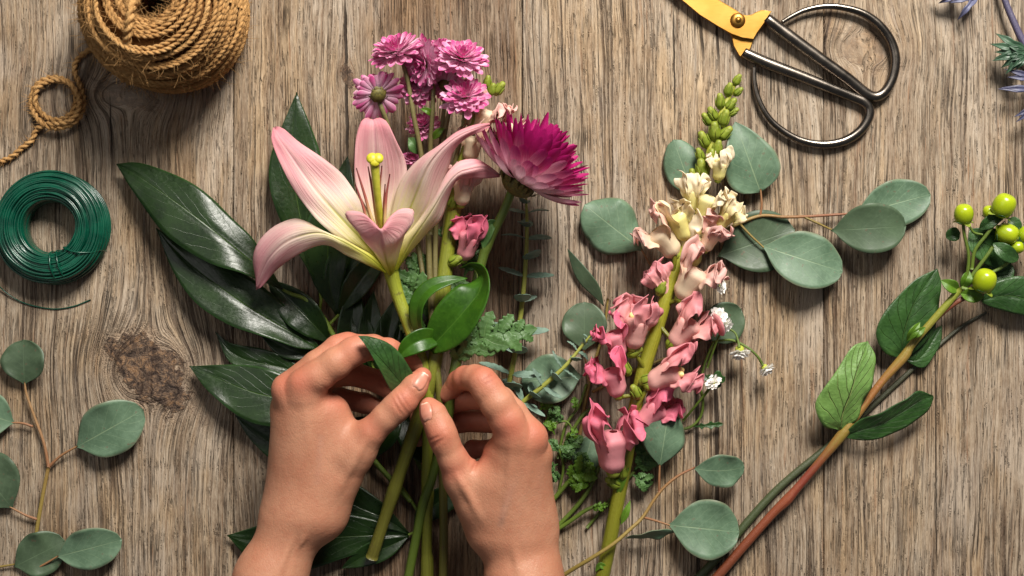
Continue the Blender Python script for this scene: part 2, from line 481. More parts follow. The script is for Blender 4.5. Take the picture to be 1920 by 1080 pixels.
M['button_petal'] = two_tone_petal('pink button petal', srgb(244, 200, 222), srgb(208, 80, 148), -.05, 1.25, mid=srgb(250, 226, 236))
M['magenta_petal'] = two_tone_petal('magenta petal', srgb(236, 196, 206), srgb(176, 26, 108), .18, 1.05, rough=.45)
M['white_petal'] = two_tone_petal('white petal', srgb(236, 234, 214), srgb(250, 248, 244), 0, .5, bump=.08)
M['snap_cream'] = two_tone_petal('cream snapdragon', srgb(232, 222, 140), srgb(248, 234, 204), .1, .8, fibre=8, trans=.3)
M['snap_blush'] = two_tone_petal('blush snapdragon', srgb(240, 220, 186), srgb(236, 190, 180), .2, .95, fibre=8, trans=.3)
M['snap_pink'] = two_tone_petal('pink snapdragon', srgb(232, 176, 166), srgb(226, 146, 154), .1, .95, fibre=8, trans=.28)
M['snap_rose'] = two_tone_petal('rose snapdragon', srgb(226, 150, 156), srgb(220, 108, 136), .0, 1., fibre=8, trans=.26)


def plain(name, c1, c2, rough=.5, scale=200, bump=.2, metal=0., spec=.5, trans=0., **k):
    n = NT(name); P = n.obj(); a = n.noise(P, scale, 4, .6)
    return n.done(n.mix(n.sstep(a, .3, .7), c1, c2), n.lin(a, .3, .7, max(.03, rough - .05), rough + .06), n.bump(a, bump, .0006), metal=metal, spec=spec, trans=trans, **k)


M['calyx'] = plain('olive calyx', srgb(70, 64, 26), srgb(108, 100, 42), .6, 600, .6)
M['bud'] = plain('green bud', srgb(112, 126, 36), srgb(150, 158, 60), .5, 420, .5, trans=.1)
M['stigma'] = plain('stigma', srgb(176, 170, 34), srgb(200, 190, 50), .45, 500, .4)
M['style'] = plain('style', srgb(168, 168, 48), srgb(194, 188, 70), .4, 200, .1)
M['daisy_eye'] = plain('yellow green eye', srgb(150, 160, 50), srgb(176, 182, 72), .6, 900, .7)
M['yellow_palate'] = plain('yellow throat', srgb(226, 200, 120), srgb(238, 220, 160), .6, 700, .3)


def filament_mat():
    n = NT('filament'); u, v = n.uv()
    return n.done(n.ramp(v, [(0, srgb(206, 206, 120)), (.55, srgb(214, 186, 130)), (.72, srgb(170, 96, 84)), (1, srgb(112, 44, 50))]), .5)


M['filament'] = filament_mat()


def berry_mat():
    n = NT('green berry'); u, v = n.uv(); P = n.obj()
    a = n.noise(P, 60, 3)
    c = n.mix(n.sstep(v, .1, .8), srgb(110, 134, 10), srgb(152, 168, 20))
    c = n.mix(n.mul(n.sstep(a, .4, .7), .4), c, srgb(172, 180, 40))
    return n.done(c, .26, n.bump(n.noise(P, 300, 2), .05, .0005), spec=.55, sss=.15, sssr=(.5, .6, .1), ssss=.003)


M['berry'] = berry_mat()


def skin_mat():
    n = NT('skin'); P = n.obj(); r, g, b = n.col()
    n1 = n.noise(P, 22, 4, .6); n2 = n.noise(P, 140, 4, .65); n3 = n.noise(P, 900, 3, .6)
    c = n.mix(n.sstep(n1, .3, .7), srgb(168, 114, 88), srgb(182, 131, 104))
    c = n.mix(n.mul(n.sstep(n2, .40, .75), .32), c, srgb(160, 96, 72))
    c = n.mix(n.mul(r, .55), c, srgb(178, 86, 68))
    c = n.mix(n.mul(g, .35), c, srgb(160, 126, 112))
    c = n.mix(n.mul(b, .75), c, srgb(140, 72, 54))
    c = n.mix(n.sstep(n3, .62, .78, 0, .22), c, srgb(168, 102, 80))
    vor = n.t.nodes.new('ShaderNodeTexVoronoi'); vor.feature = 'DISTANCE_TO_EDGE'
    mp = n.t.nodes.new('ShaderNodeMapping'); mp.inputs['Scale'].default_value = (1., .55, 1.); mp.inputs['Rotation'].default_value = (0, 0, .5)
    n.t.links.new(P, mp.inputs[0]); n.t.links.new(mp.outputs[0], vor.inputs['Vector']); vor.inputs['Scale'].default_value = 620
    cr = n.sstep(vor.outputs['Distance'], 0., .16)
    wr = n.noise(mp.outputs[0], 240, 4, .7, .6)
    h = n.add(n.mul(cr, .22), n.add(n.mul(wr, 1.1), n.add(n.mul(n3, .35), n.mul(n2, .9))))
    return n.done(c, n.lin(n2, .3, .7, .46, .60), n.bump(h, .32, .0009), spec=.36, sss=.08, sssr=(1., .35, .2), ssss=.004)


M['skin'] = skin_mat()
def nail_mat():
    n = NT('finger nail'); u, v = n.uv(); a = n.noise(n.obj(), 150, 3)
    c = n.mix(n.sstep(a, .3, .7), srgb(182, 116, 96), srgb(192, 130, 110))
    c = n.mix(n.sstep(v, .2, .02, 0, .5), c, srgb(206, 152, 132))
    c = n.mix(n.sstep(v, .90, .95, 0, .8), c, srgb(220, 190, 168))
    return n.done(c, .38, n.bump(n.noise(n.xyz(n.mul(u, 30.), v, 0.), 1., 2), .05, .0004), spec=.5)


M['nail'] = nail_mat()


def twine_mat():
    n = NT('jute twine'); u, v = n.uv(); P = n.obj(); r, g, b = n.col()
    ph = n.add(n.mul(u, 1.), n.mul(v, 5.5))
    fib = n.noise(n.xyz(n.mul(n.m_('FRACT', ph), 3.), n.mul(v, 1.), 0.), 5, 5, .75)
    n2 = n.noise(P, 160, 4, .6)
    c = n.ramp(n.add(n.mul(fib, .6), n.mul(n2, .5)), [(.25, srgb(110, 76, 42)), (.42, srgb(160, 118, 70)), (.6, srgb(188, 146, 94)), (.85, srgb(216, 182, 132))])
    c = n.mix(n.mul(r, .6), c, n.mix(1., c, (.62, .52, .42), 'MULTIPLY'))
    return n.done(c, .85, n.bump(n.add(fib, n.mul(n.noise(P, 1500, 3, .7), .6)), .6, .0012), spec=.2)


M['twine'] = twine_mat()
M['twine_dark'] = plain('inner twine', srgb(84, 54, 28), srgb(110, 72, 38), .9, 500, .6, spec=.1)
M['wire'] = plain('green coated wire', srgb(0, 54, 40), srgb(2, 74, 54), .27, 80, .1, spec=.5, coat=.1)


def gold_mat():
    n = NT('brushed brass'); P = n.obj()
    mp = n.t.nodes.new('ShaderNodeMapping'); mp.inputs['Rotation'].default_value = (0, 0, .55); mp.inputs['Scale'].default_value = (1, 14, 1)
    n.t.links.new(P, mp.inputs[0])
    a = n.noise(mp.outputs[0], 120, 5, .7); b = n.noise(P, 40, 3)
    c = n.mix(n.sstep(b, .3, .7), srgb(172, 126, 58), srgb(188, 144, 74))
    return n.done(c, n.lin(a, .3, .7, .36, .5), n.bump(a, .08, .0004), metal=1.)


M['gold'] = gold_mat()
M['gunmetal'] = plain('gunmetal', srgb(104, 97, 90), srgb(120, 112, 104), .25, 60, .02, metal=1.)


# ------------------------------------------------------------- weathered wood
KNOTS = [  # x, y, rx, ry in plan px, strength
    (282, 697, 70, 62, 1.0), (240, 178, 58, 30, .5), (1622, 92, 60, 40, .35), (652, 140, 12, 22, .9)]
CRACKS = [  # x at top, x at bottom, y0, y1, half width
    (1340, 1350, 560, 1350, 2.6), (1303, 1316, 640, 1350, 2.4), (1308, 1322, -20, 150, 2.0), (1340, 1350, -20, 160, 1.6), (1262, 1266, -20, 260, 1.1),
    (646, 652, -30, 330, 1.9), (700, 706, -30, 60, 1.4), (1752, 1756, 300, 1100, .8), (205, 212, 150, 330, 1.0), (1655, 1650, 560, 820, .8), (1120, 1128, 380, 520, .8)]


def wood_mat():
    n = NT('weathered grey wood'); x, y = n.uv()      # in hundreds of px, y down
    cr, cg, cb = n.col()
    sh = n.mul(cg, 40.)
    X, Y = x, y
    low = n.noise(n.xyz(n.mul(X, .55), n.mul(Y, .16), sh), 1., 3, .5)
    psi = n.add(X, n.mul(n.sub(low, .5), .42))
    wob = n.noise(n.xyz(n.mul(X, 1.6), n.mul(Y, .9), sh), 1., 4, .6)
    psi = n.add(psi, n.mul(n.sub(wob, .5), .06))
    knotm = None; near = None; ring = None
    for kx, ky, rx, ry, st in KNOTS:
        dx = n.mul(n.sub(X, kx / 100), 100. / rx); dy = n.mul(n.sub(Y, ky / 100), 100. / ry)
        r2f = n.add(n.mul(dx, dx), n.mul(dy, dy)); rf = n.m_('SQRT', r2f)
        # grain flows round the knot
        k2 = n.m_('DIVIDE', 1., n.m_('MAXIMUM', r2f, .55))
        psi = n.sub(psi, n.mul(n.mul(n.mul(n.sub(X, kx / 100), k2), .85 * min(1, st * 1.4)), n.sstep(rf, 4.5, 1.0)))
        kd = n.noise(n.xyz(n.mul(X, 1.7), n.mul(Y, 1.7), kx * .1), 1., 3, .6); ke = n.noise(n.xyz(n.mul(X, 1.7), n.mul(Y, 1.7), kx * .1 + 50), 1., 3, .6)
        ex, ey = n.add(n.add(dx, n.mul(dy, -.28)), n.mul(n.sub(kd, .5), 1.3)), n.add(n.add(dy, n.mul(dx, -.22)), n.mul(n.sub(ke, .5), 1.3))
        ang = n.noise(n.xyz(n.mul(dx, 2.2), n.mul(dy, 2.2), kx * 1.), 1.1, 4, .75)
        r = n.mul(n.m_('SQRT', n.add(n.mul(ex, ex), n.mul(ey, ey))), n.lin(ang, .25, .75, .7, 1.35))
        inside = n.mul(n.sstep(r, 1.04, .86), st)
        halo = n.mul(n.sstep(r, 1.9, 1.0), st)
        rg = n.mul(n.m_('PINGPONG', n.add(n.mul(r, 5.2), n.mul(ang, 1.4)), .5), n.mul(n.sstep(r, 2.1, 1.1), st))
        knotm = inside if knotm is None else n.m_('MAXIMUM', knotm, inside)
        near = halo if near is None else n.m_('MAXIMUM', near, halo)
        ring = rg if ring is None else n.m_('MAXIMUM', ring, rg)
    g0 = n.noise(n.xyz(n.mul(psi, 1.5), n.mul(Y, .12), sh), 1., 3, .55)        # wide bands
    g1 = n.noise(n.xyz(n.mul(psi, 7.), n.mul(Y, .16), sh), 1., 5, .64)         # growth rings
    g2 = n.noise(n.xyz(n.mul(psi, 18.), n.mul(Y, .42), sh), 1., 5, .74)        # fibres
    g3 = n.noise(n.xyz(n.mul(psi, 30.), n.mul(Y, 3.4), sh), 1., 3, .75)          # flecks
    blot = n.noise(n.xyz(n.mul(X, .7), n.mul(Y, .35), n.add(sh, 9.)), 1., 3, .6)
    mott = n.noise(n.xyz(n.mul(X, 9.), n.mul(Y, 4.), sh), 1., 4, .7)
    f = n.add(n.add(n.mul(g1, .42), n.mul(g2, .62)), n.add(n.mul(g3, .46), n.add(n.mul(g0, .20), n.mul(mott, .26))))
    f = n.add(n.mul(n.sub(f, .98), 1.55), .53)
    f = n.add(f, n.sub(n.mul(cr, .3), .15))
    c = n.ramp(f, [(.02, srgb(58, 45, 33)), (.22, srgb(102, 85, 66)), (.40, srgb(142, 124, 101)), (.56, srgb(168, 152, 128)), (.78, srgb(192, 178, 154)), (1, srgb(216, 205, 183))])
    warm = n.mix(1., c, (1.05, .95, .80), 'MULTIPLY')
    c = n.mix(n.sstep(n.add(blot, n.mul(n.sub(g1, .5), .7)), .42, .72), c, warm)
    dk = n.mix(1., c, (.62, .54, .48), 'MULTIPLY')
    c = n.mix(n.mul(n.sstep(n.add(g0, n.mul(cb, .5)), .58, .8), .8), c, dk)
    # darker heartwood band in the middle of the second board
    hw = n.mul(n.sstep(n.add(X, n.mul(n.sub(low, .5), 1.2)), 6.4, 7.3), n.sstep(n.add(X, n.mul(n.sub(low, .5), .3)), 9.76, 9.6))
    hw = n.mul(hw, n.sstep(n.add(g1, n.mul(n.sub(blot, .5), .8)), .22, .5))
    c = n.mix(n.mul(hw, .8), c, n.mix(1., c, (.60, .50, .43), 'MULTIPLY'))
    # reddish and greyish strands
    c = n.mix(n.mul(n.sstep(n.noise(n.xyz(n.mul(psi, 17.), n.mul(Y, .5), n.add(sh, 4.)), 1., 3, .6), .6, .72), .4), c, srgb(152, 104, 66))
    c = n.mix(n.mul(n.sstep(n.noise(n.xyz(n.mul(psi, 13.), n.mul(Y, .6), n.add(sh, 14.)), 1., 4, .6), .58, .72), .35), c, srgb(158, 150, 138))
    # big weathering patches: silvery, bare and dirty areas
    pa = n.noise(n.xyz(n.mul(X, .55), n.mul(Y, .30), n.add(sh, 3.)), 1., 4, .62)
    c = n.mix(n.mul(n.sstep(n.add(pa, n.mul(n.sub(g2, .5), .35)), .50, .66), .42), c, srgb(196, 184, 164))
    pb = n.noise(n.xyz(n.mul(X, .7), n.mul(Y, .22), n.add(sh, 13.)), 1., 3, .6)
    c = n.mix(n.mul(n.sstep(n.add(pb, n.mul(n.sub(g1, .5), .5)), .50, .70), .5), c, n.mix(1., c, (.66, .60, .55), 'MULTIPLY'))
    # knots
    kn = n.noise(n.xyz(n.mul(X, 4.6), n.mul(Y, 4.6), 3.), 1.3, 6, .82, .8)
    c = n.mix(n.mul(near, .30), c, srgb(176, 148, 118))
    c = n.mix(n.mul(n.sstep(ring, .26, .44), .62), c, srgb(72, 53, 39))
    kc = n.ramp(kn, [(.34, srgb(30, 23, 20)), (.47, srgb(60, 45, 37)), (.53, srgb(98, 78, 62)), (.60, srgb(146, 108, 68)), (.72, srgb(176, 146, 116))])
    c = n.mix(n.mul(knotm, n.lin(kn, .35, .7, 1., .62)), c, kc)
    # short checks that follow the fibres, and the long open cracks
    chk = n.noise(n.xyz(n.mul(psi, 14.), n.mul(Y, .16), n.add(sh, 22.)), 1., 2, .5)
    cmask = n.sstep(n.noise(n.xyz(n.mul(X, 1.4), n.mul(Y, .8), n.add(sh, 31.)), 1., 2), .46, .66)
    ck = n.mul(n.sstep(n.m_('ABSOLUTE', n.sub(chk, .5)), .022, .004), cmask)
    chk2 = n.noise(n.xyz(n.mul(psi, 20.), n.mul(Y, .8), n.add(sh, 52.)), 1., 2, .5)
    ck = n.m_('MAXIMUM', ck, n.mul(n.sstep(n.m_('ABSOLUTE', n.sub(chk2, .5)), .035, .006), n.mul(.58, n.sstep(mott, .42, .58))))
    # reeded growth lines: soft dark valleys about 20 px apart
    gl = n.noise(n.xyz(n.mul(psi, 5.2), n.mul(Y, .10), n.add(sh, 61.)), 1., 2, .55)
    gv = n.mul(n.sstep(n.m_('ABSOLUTE', n.sub(gl, .5)), .045, .0), n.sstep(n.noise(n.xyz(n.mul(X, .6), n.mul(Y, .25), n.add(sh, 71.)), 1., 3), .40, .58))
    gv = n.mul(gv, n.sstep(g3, .25, .55))
    c = n.mix(n.mul(gv, .75), c, srgb(66, 49, 38))
    jit = n.noise(n.xyz(n.mul(X, .4), n.mul(Y, 2.2), 77.), 1., 4, .6)
    for xa, xb, y0, y1, w in CRACKS:
        t = n.lin(Y, y0 / 100, y1 / 100)
        cx = n.add(n.add(xa / 100, n.mul(t, (xb - xa) / 100)), n.mul(n.sub(jit, .5), .06))
        ends = n.mul(n.sstep(Y, y0 / 100, y0 / 100 + .7), n.sstep(Y, y1 / 100, y1 / 100 - .7))
        m = n.sstep(n.m_('ABSOLUTE', n.sub(X, cx)), n.mul(n.add(ends, .02), w / 100 * 1.9), n.mul(ends, w / 100 * .8))
        ck = n.m_('MAXIMUM', ck, n.mul(m, ends))
    ck = n.mul(ck, n.sub(1., n.mul(knotm, .8)))
    c = n.mix(1., c, (.86, .83, .87), 'MULTIPLY')
    c = n.mix(n.mul(ck, .88), c, srgb(30, 22, 17))
    h = n.add(n.add(n.mul(g1, .8), n.mul(g2, 1.5)), n.mul(g3, .5))
    h = n.add(h, n.add(n.mul(ck, -2.2), n.mul(knotm, n.mul(kn, 1.6))))
    h = n.add(h, n.add(n.mul(ring, -.5), n.mul(gv, -1.3)))
    return n.done(c, n.lin(g2, .3, .7, .62, .8), n.bump(h, .75, .0016), spec=.28)


M['wood'] = wood_mat()
# ---------------------------------------------------------------- the table
table = thing('wooden_tabletop', 'weathered grey-brown wooden tabletop of wide planks under everything', 'tabletop', (960, 540, 0))
table['kind'] = 'structure'
EDGES = [-700, -110, 437, 979, 1545, 2060, 2700]
for i in range(len(EDGES) - 1):
    x0, x1 = EDGES[i] + .8, EDGES[i + 1] - .8
    mb = MB()
    ys = np.linspace(-700, 1800, 60)
    prof = [(x0, -60), (x0, -3.), (x0 + 1.2, -.8), (x0 + 4, 0)] + [(x, 0) for x in np.linspace(x0 + 12, x1 - 12, 10)] + [(x1 - 4, 0), (x1 - 1.2, -.8), (x1, -3.), (x1, -60)]
    G = np.zeros((len(ys), len(prof), 3)); uv = np.zeros((len(ys), len(prof), 2))
    for a, yy in enumerate(ys):
        for b, (xx, zz) in enumerate(prof):
            G[a, b] = (xx - 960, 540 - yy, zz); uv[a, b] = (xx / 100, yy / 100)
    mb.grid(G[::-1], uv[::-1], c=[(.5, .5, .40, .62, .5, .5)[i], .13 * i + .07, (.0, .0, .08, .0, .02, .0)[i]])
    mb.build('plank', M['wood'], table)
# dark ground under the planks, seen only through the seams
mb = MB()
mb.grid(Wp(np.array([[[-600., -600, -70], [2600, -600, -70]], [[-600, 1700, -70], [2600, 1700, -70]]]))[::-1])
mb.build('underside_board', M['twine_dark'], table)

# ---------------------------------------------------------------- twine
def twine_strand(mb, Q, r, plies=2, pitch=26., sides=6, c=None, phase=0.):
    """real twisted plies round the path Q (world px, finely sampled)"""
    T = unit(np.gradient(Q, axis=0))
    n = len(Q)
    N = np.cross(T, [0, 0, 1.]); N = unit(N + 1e-6)
    B = np.cross(T, N)
    d = np.r_[0, np.cumsum(np.linalg.norm(np.diff(Q, axis=0), axis=1))]
    th = np.linspace(0, 2 * np.pi, sides, endpoint=False)
    for p in range(plies):
        a = d / pitch * 2 * np.pi + p * 2 * np.pi / plies + phase
        C = Q + (.40 * r) * (np.cos(a)[:, None] * N + np.sin(a)[:, None] * B)
        rr = r * .70
        G = C[:, None] + rr * (np.cos(th)[None, :, None] * N[:, None] + np.sin(th)[None, :, None] * B[:, None])
        uv = np.stack(np.broadcast_arrays(th[None] / 6.2832 + p * .37, d[:, None] / 100.), -1)
        mb.grid(G, uv, c, wrap=True)


def fibres_on(mb, Q, r, count, ln=(8, 26), seed=0):
    g = np.random.default_rng(seed)
    idx = g.integers(2, len(Q) - 2, count)
    for i in idx:
        t = unit(Q[i + 1] - Q[i - 1]); d = unit(g.normal(size=3)); d = unit(d - t * np.dot(d, t) + t * g.normal() * .9)
        if d[2] < 0: d[2] *= -.5
        L = g.uniform(*ln); p0 = Q[i] + d * r * .6
        b = unit(g.normal(size=3)) * L * .35
        P = np.stack([p0, p0 + d * L * .5 + b * .3, p0 + d * L + b])
        tube_world(mb, smooth_path(P, 5), np.linspace(.5, .2, 6), 3, cap=False, c=[g.uniform(0, .5), 0, 0])


spool = thing('twine_spool', 'large ball of brown jute twine in the top left corner, its loose end looped', 'twine ball', (335, 40, 0))
CX, CY = 335, 40
prof = np.array([(45, 60), (44, 120), (43, 180), (44, 212), (52, 229), (68, 235), (87, 231), (107, 216), (122, 190), (133, 150), (139, 105), (140, 65), (134, 30), (122, 8), (112, 4)], float)
pp = smooth_path(np.c_[prof, np.zeros(len(prof))], 400)[:, :2]
arc = np.r_[0, np.cumsum(np.linalg.norm(np.diff(pp, axis=0), axis=1))]
mb = MB()
th = np.linspace(0, 2 * np.pi, 60, endpoint=False)
pc = pp[::6].copy()
G = np.stack([Wp(np.array([CX, CY, 0.])) + np.stack([(np.maximum(r - 5, 5)) * np.cos(th) if z > 225 else (r + (5 if r < 46 else -5)) * np.cos(th), (r + (5 if r < 46 else -5)) * np.sin(th), np.full(60, z - (5 if z > 205 else 0))], -1) for r, z in pc])
mb.grid(G, wrap=True)
mb.build('core', M['twine_dark'], spool)
mb = MB(); fb = MB()
base = Wp(np.array([CX, CY, 0.]))
step = 8.6
turns = int(arc[-1] / step)
g = np.random.default_rng(5)
for layer in (0, 1):
    for k in range(turns):
        if layer == 1 and g.random() < .35: continue
        a0 = k * step + (g.uniform(-1.8, 1.8) if layer == 0 else g.uniform(-5, 5))
        nseg = 190
        t = np.linspace(0, 2 * np.pi, nseg + 1)
        tilt = g.uniform(4, 14) if layer == 0 else g.uniform(10, 34)
        ph = g.uniform(0, 6.28)
        s = np.clip(a0 + step * t / 6.2832 + tilt * np.sin(t + ph), 0, arc[-1])
        r = np.interp(s, arc, pp[:, 0]); z = np.interp(s, arc, pp[:, 1])
        dr = np.gradient(np.interp(np.clip(s + 1, 0, arc[-1]), arc, pp[:, 0])) * 0
        lift = (layer * 4.5 + g.uniform(-1, 1.2)) + 1.2 * np.sin(t * 5 + ph)
        # outward normal of the profile
        sp = np.clip(s + 2, 0, arc[-1]); sm = np.clip(s - 2, 0, arc[-1])
        tr = np.interp(sp, arc, pp[:, 0]) - np.interp(sm, arc, pp[:, 0]); tz = np.interp(sp, arc, pp[:, 1]) - np.interp(sm, arc, pp[:, 1])
        ln = np.hypot(tr, tz) + 1e-6
        r = r - tz / ln * lift * 1.0; z = np.maximum(z + tr / ln * lift, 4)
        Q = base + np.stack([r * np.cos(t), r * np.sin(t), z], -1)
        if layer == 1:
            a, b = sorted(g.integers(0, nseg, 2))
            if b - a < 60: continue
            Q = Q[a:b]
        twine_strand(mb, Q, 4.5, 2, g.uniform(20, 26), 6, c=[g.uniform(0, .7), 0, 0], phase=g.uniform(0, 6))
        fibres_on(fb, Q, 4.6, 70, (6, 30), seed=k + 1000 * layer)
mb.build('winding', M['twine'], spool)
# strand dropped from the hole over the rim and down the side
mb = MB()
def strand(pts, r, n, **k):
    Q = smooth_path(Wp(np.array(pts, float)), n)
    twine_strand(mb, Q, r, **k)
    fibres_on(fb, Q, r, int(n * .8), (5, 20), seed=n)
strand([(256, 4, 180), (250, 6, 236), (245, 24, 250), (241, 52, 247), (238, 80, 228), (231, 106, 190), (226, 126, 120), (231, 146, 60), (246, 152, 30), (262, 140, 14)], 7.5, 260, plies=2, pitch=30.)
loose = [(225, 112, 40), (205, 92, 26), (185, 88, 14), (160, 98, 9), (143, 116, 8), (140, 134, 8), (149, 158, 9), (156, 185, 11), (155, 206, 14), (143, 226, 17), (120, 238, 19), (92, 238, 17), (70, 222, 12), (59, 196, 9), (64, 166, 8), (84, 149, 8), (108, 146, 8), (130, 156, 9),
         (142, 180, 10), (138, 206, 11), (120, 222, 11), (98, 224, 9), (78, 212, 9), (66, 192, 14), (70, 166, 16), (90, 153, 14), (114, 150, 14), (134, 160, 18), (148, 184, 22), (146, 210, 24), (128, 228, 25), (104, 232, 22), (86, 234, 16), (68, 244, 9), (60, 262, 8), (40, 278, 8), (18, 296, 8), (-12, 306, 8), (-60, 316, 8)]
strand(loose, 5.2, 760, plies=2, pitch=25.)
mb.build('loose_end', M['twine'], spool)
fb.build('fibres', M['twine'], spool)

# ---------------------------------------------------------------- wire coil
coil = thing('wire_coil', 'round coil of dark green florist wire at the left edge', 'wire coil', (106, 428, 0))
mb = MB()
g = np.random.default_rng(9)
b0 = Wp(np.array([108, 428, 0.]))
t = np.linspace(0, 2 * np.pi, 97)[:-1]
for k in range(150):
    q = g.random()
    r = 48 + 54 * g.random() ** .8
    zt = 62 * (1 - ((r - 74) / 36) ** 2 * .45)
    z = zt * (1 - .25 * g.random()) if q < .75 else g.uniform(4, zt)
    if r < 52 or r > 97: z = g.uniform(4, zt)
    tl = g.uniform(-3, 3); ph = g.uniform(0, 6.28); e = g.uniform(-3, 3); e2 = g.uniform(-2, 2)
    rr = r + e * np.cos(t + ph) + e2 * np.cos(2 * t + ph * 2)
    Q = b0 + np.stack([rr * np.cos(t), rr * np.sin(t), np.maximum(3, z + tl * np.sin(t + ph))], -1)
    Qc = np.vstack([Q, Q[:1]])
    tube_world(mb, Qc, 2.1, 6, cap=False)
# body below the top strands so that no light shows through
pr = np.array([(50, 2), (48, 20), (50, 45), (60, 54), (74, 56), (90, 50), (98, 38), (100, 15), (96, 2)], float)
ps = smooth_path(np.c_[pr, np.zeros(len(pr))], 36)[:, :2]
G = np.stack([b0 + np.stack([r * np.cos(t), r * np.sin(t), np.full(len(t), z)], -1) for r, z in ps])
mb.grid(G, wrap=True)
mb.build('winding', M['wire'], coil)
mb = MB()
for a, sk in ((4.80, 0.05), (5.05, -.05), (5.35, .5)):
    P = []
    for r, z, da in ((46, 10, 0), (46, 50, 0), (56, 62, .2), (74, 66, .5), (92, 56, .8), (101, 40, 1.), (103, 10, 1.)):
        P.append(b0 + np.array([r * math.cos(a + sk * da), r * math.sin(a + sk * da), z]))
    tube_world(mb, smooth_path(np.array(P), 30), 1.5, 6)
mb.build('binding_wire', M['wire'], coil)
mb = MB()
tube(mb, [(-20, 500, 20, 1.2), (0, 538, 8, 1.2), (40, 566, 3, 1.2), (95, 579, 2, 1.2), (135, 575, 2, 1.2), (170, 562, 2, 1.2)], 40, 6)
mb.build('loose_end', M['wire'], coil)

# ---------------------------------------------------------------- scissors
sc = thing('florist_scissors', 'brass-bladed scissors with dark metal loop handles at the top of the table', 'scissors', (1400, 70, 0))
mb = MB()
top = [(1010, -205), (1120, -120), (1200, -62), (1268, -8), (1311, 28), (1346, 50), (1371, 64), (1392, 71.5), (1413, 74), (1420, 62), (1433, 44), (1441, 31), (1447, 21), (1428, 18.5), (1419, 22), (1410, 27), (1400, 29), (1392, 27), (1374, 15), (1350, 1), (1318, -18), (1230, -78), (1130, -140)]
prism(mb, top, 13, 20, 1.6)
mb.build('blade', M['gold'], sc)
mb = MB()
low = [(1000, -230), (1110, -160), (1230, -92), (1310, -40), (1352, 10), (1380, 40), (1404, 60), (1415, 70), (1408, 90), (1400, 106), (1392, 110), (1385, 104), (1375, 86), (1371, 66), (1340, 44), (1290, 8), (1180, -80)]
prism(mb, low, 5, 12, 1.6)
mb.build('blade', M['gold'], sc)
mb = MB()
c0 = Wp(np.array([1380, 42, 0.]))
pr = [(0, 29), (4, 28.6), (4.6, 26.5), (7, 26.2), (10.5, 25), (13, 23), (14.3, 20.5), (14.3, 18)]
tt = np.linspace(0, 2 * np.pi, 32, endpoint=False)
mb.grid(np.stack([c0 + np.stack([r * np.cos(tt), r * np.sin(tt), np.full(32, z)], -1) for r, z in pr]), wrap=True)
mb.build('pivot_screw', M['gold'], sc)
mb = MB()
tube(mb, [(1437, 34, 15, 10), (1446, 42, 15, 11.5), (1480, 68, 15, 12), (1540, 112, 15, 11.5), (1590, 148, 15, 11), (1620, 172, 15, 10), (1638, 181, 15, 9.5), (1652, 178, 15, 9.2), (1665, 164, 15, 9.2), (1676, 138, 15, 9), (1679, 108, 15, 9), (1670, 76, 15, 8.6), (1648, 46, 15, 8.2), (1618, 25, 15, 7.4), (1580, 14, 15, 6.4), (1545, 12, 15, 5.6), (1510, 19, 15, 5.0), (1484, 31, 15, 4.5), (1466, 42, 15, 4.0)], 180, 16, flat=.85)
mb.build('handle', M['gunmetal'], sc)
mb = MB()
tube(mb, [(1394, 97, 13, 8.5), (1404, 103, 13, 10.5), (1440, 119, 13, 11), (1500, 142, 13, 10.5), (1560, 166, 13, 10), (1600, 182, 13, 9.5), (1620, 191, 13, 9.5), (1630, 204, 13, 9.2), (1628, 222, 13, 9), (1612, 246, 13, 8.8), (1584, 264, 13, 8.4), (1548, 271, 13, 7.8), (1510, 266, 13, 7.0), (1475, 250, 13, 6.4), (1444, 224, 13, 5.8), (1424, 190, 13, 5.2), (1415, 156, 13, 4.8), (1414, 124, 13, 4.2)], 180, 16, flat=.85)
mb.build('handle', M['gunmetal'], sc)
# ---------------------------------------------------------------- leaves and branches
def lift(pts, z0, z1, arch=0., dz=0.):
    t = np.linspace(0, 1, len(pts))
    return [(p[0], p[1], z0 + (z1 - z0) * a + arch * math.sin(math.pi * a) + dz * math.sin(math.pi * min(1, a)) ** .6) for p, a in zip(pts, t)]


def leaf(root, pts, w, mat, solid=1.2, name='leaf', label=None, prof=OVAL, nv=24, nu=6, **k):
    mb = MB(); ribbon(mb, pts, w, nv=nv, prof=prof, nu=nu, **k)
    return mb.build(name, M[mat], root, solid=solid, label=label)


def loft_leaf(root, L, C, R, mat, z0, z1, arch=10., dzl=0., dzr=0., solid=1.4, name='leaf', label=None, **k):
    mb = MB(); loft(mb, lift(L, z0, z1, arch, dzl), lift(C, z0, z1, arch), lift(R, z0, z1, arch, dzr), **k)
    return mb.build(name, M[mat], root, solid=solid, label=label)


def stalk(root, pts, mat, name='stem', n=40, sides=10):
    mb = MB(); tube(mb, pts, n, sides)
    return mb.build(name, M[mat], root)


GL = 'branches of glossy dark leaves under the bouquet'
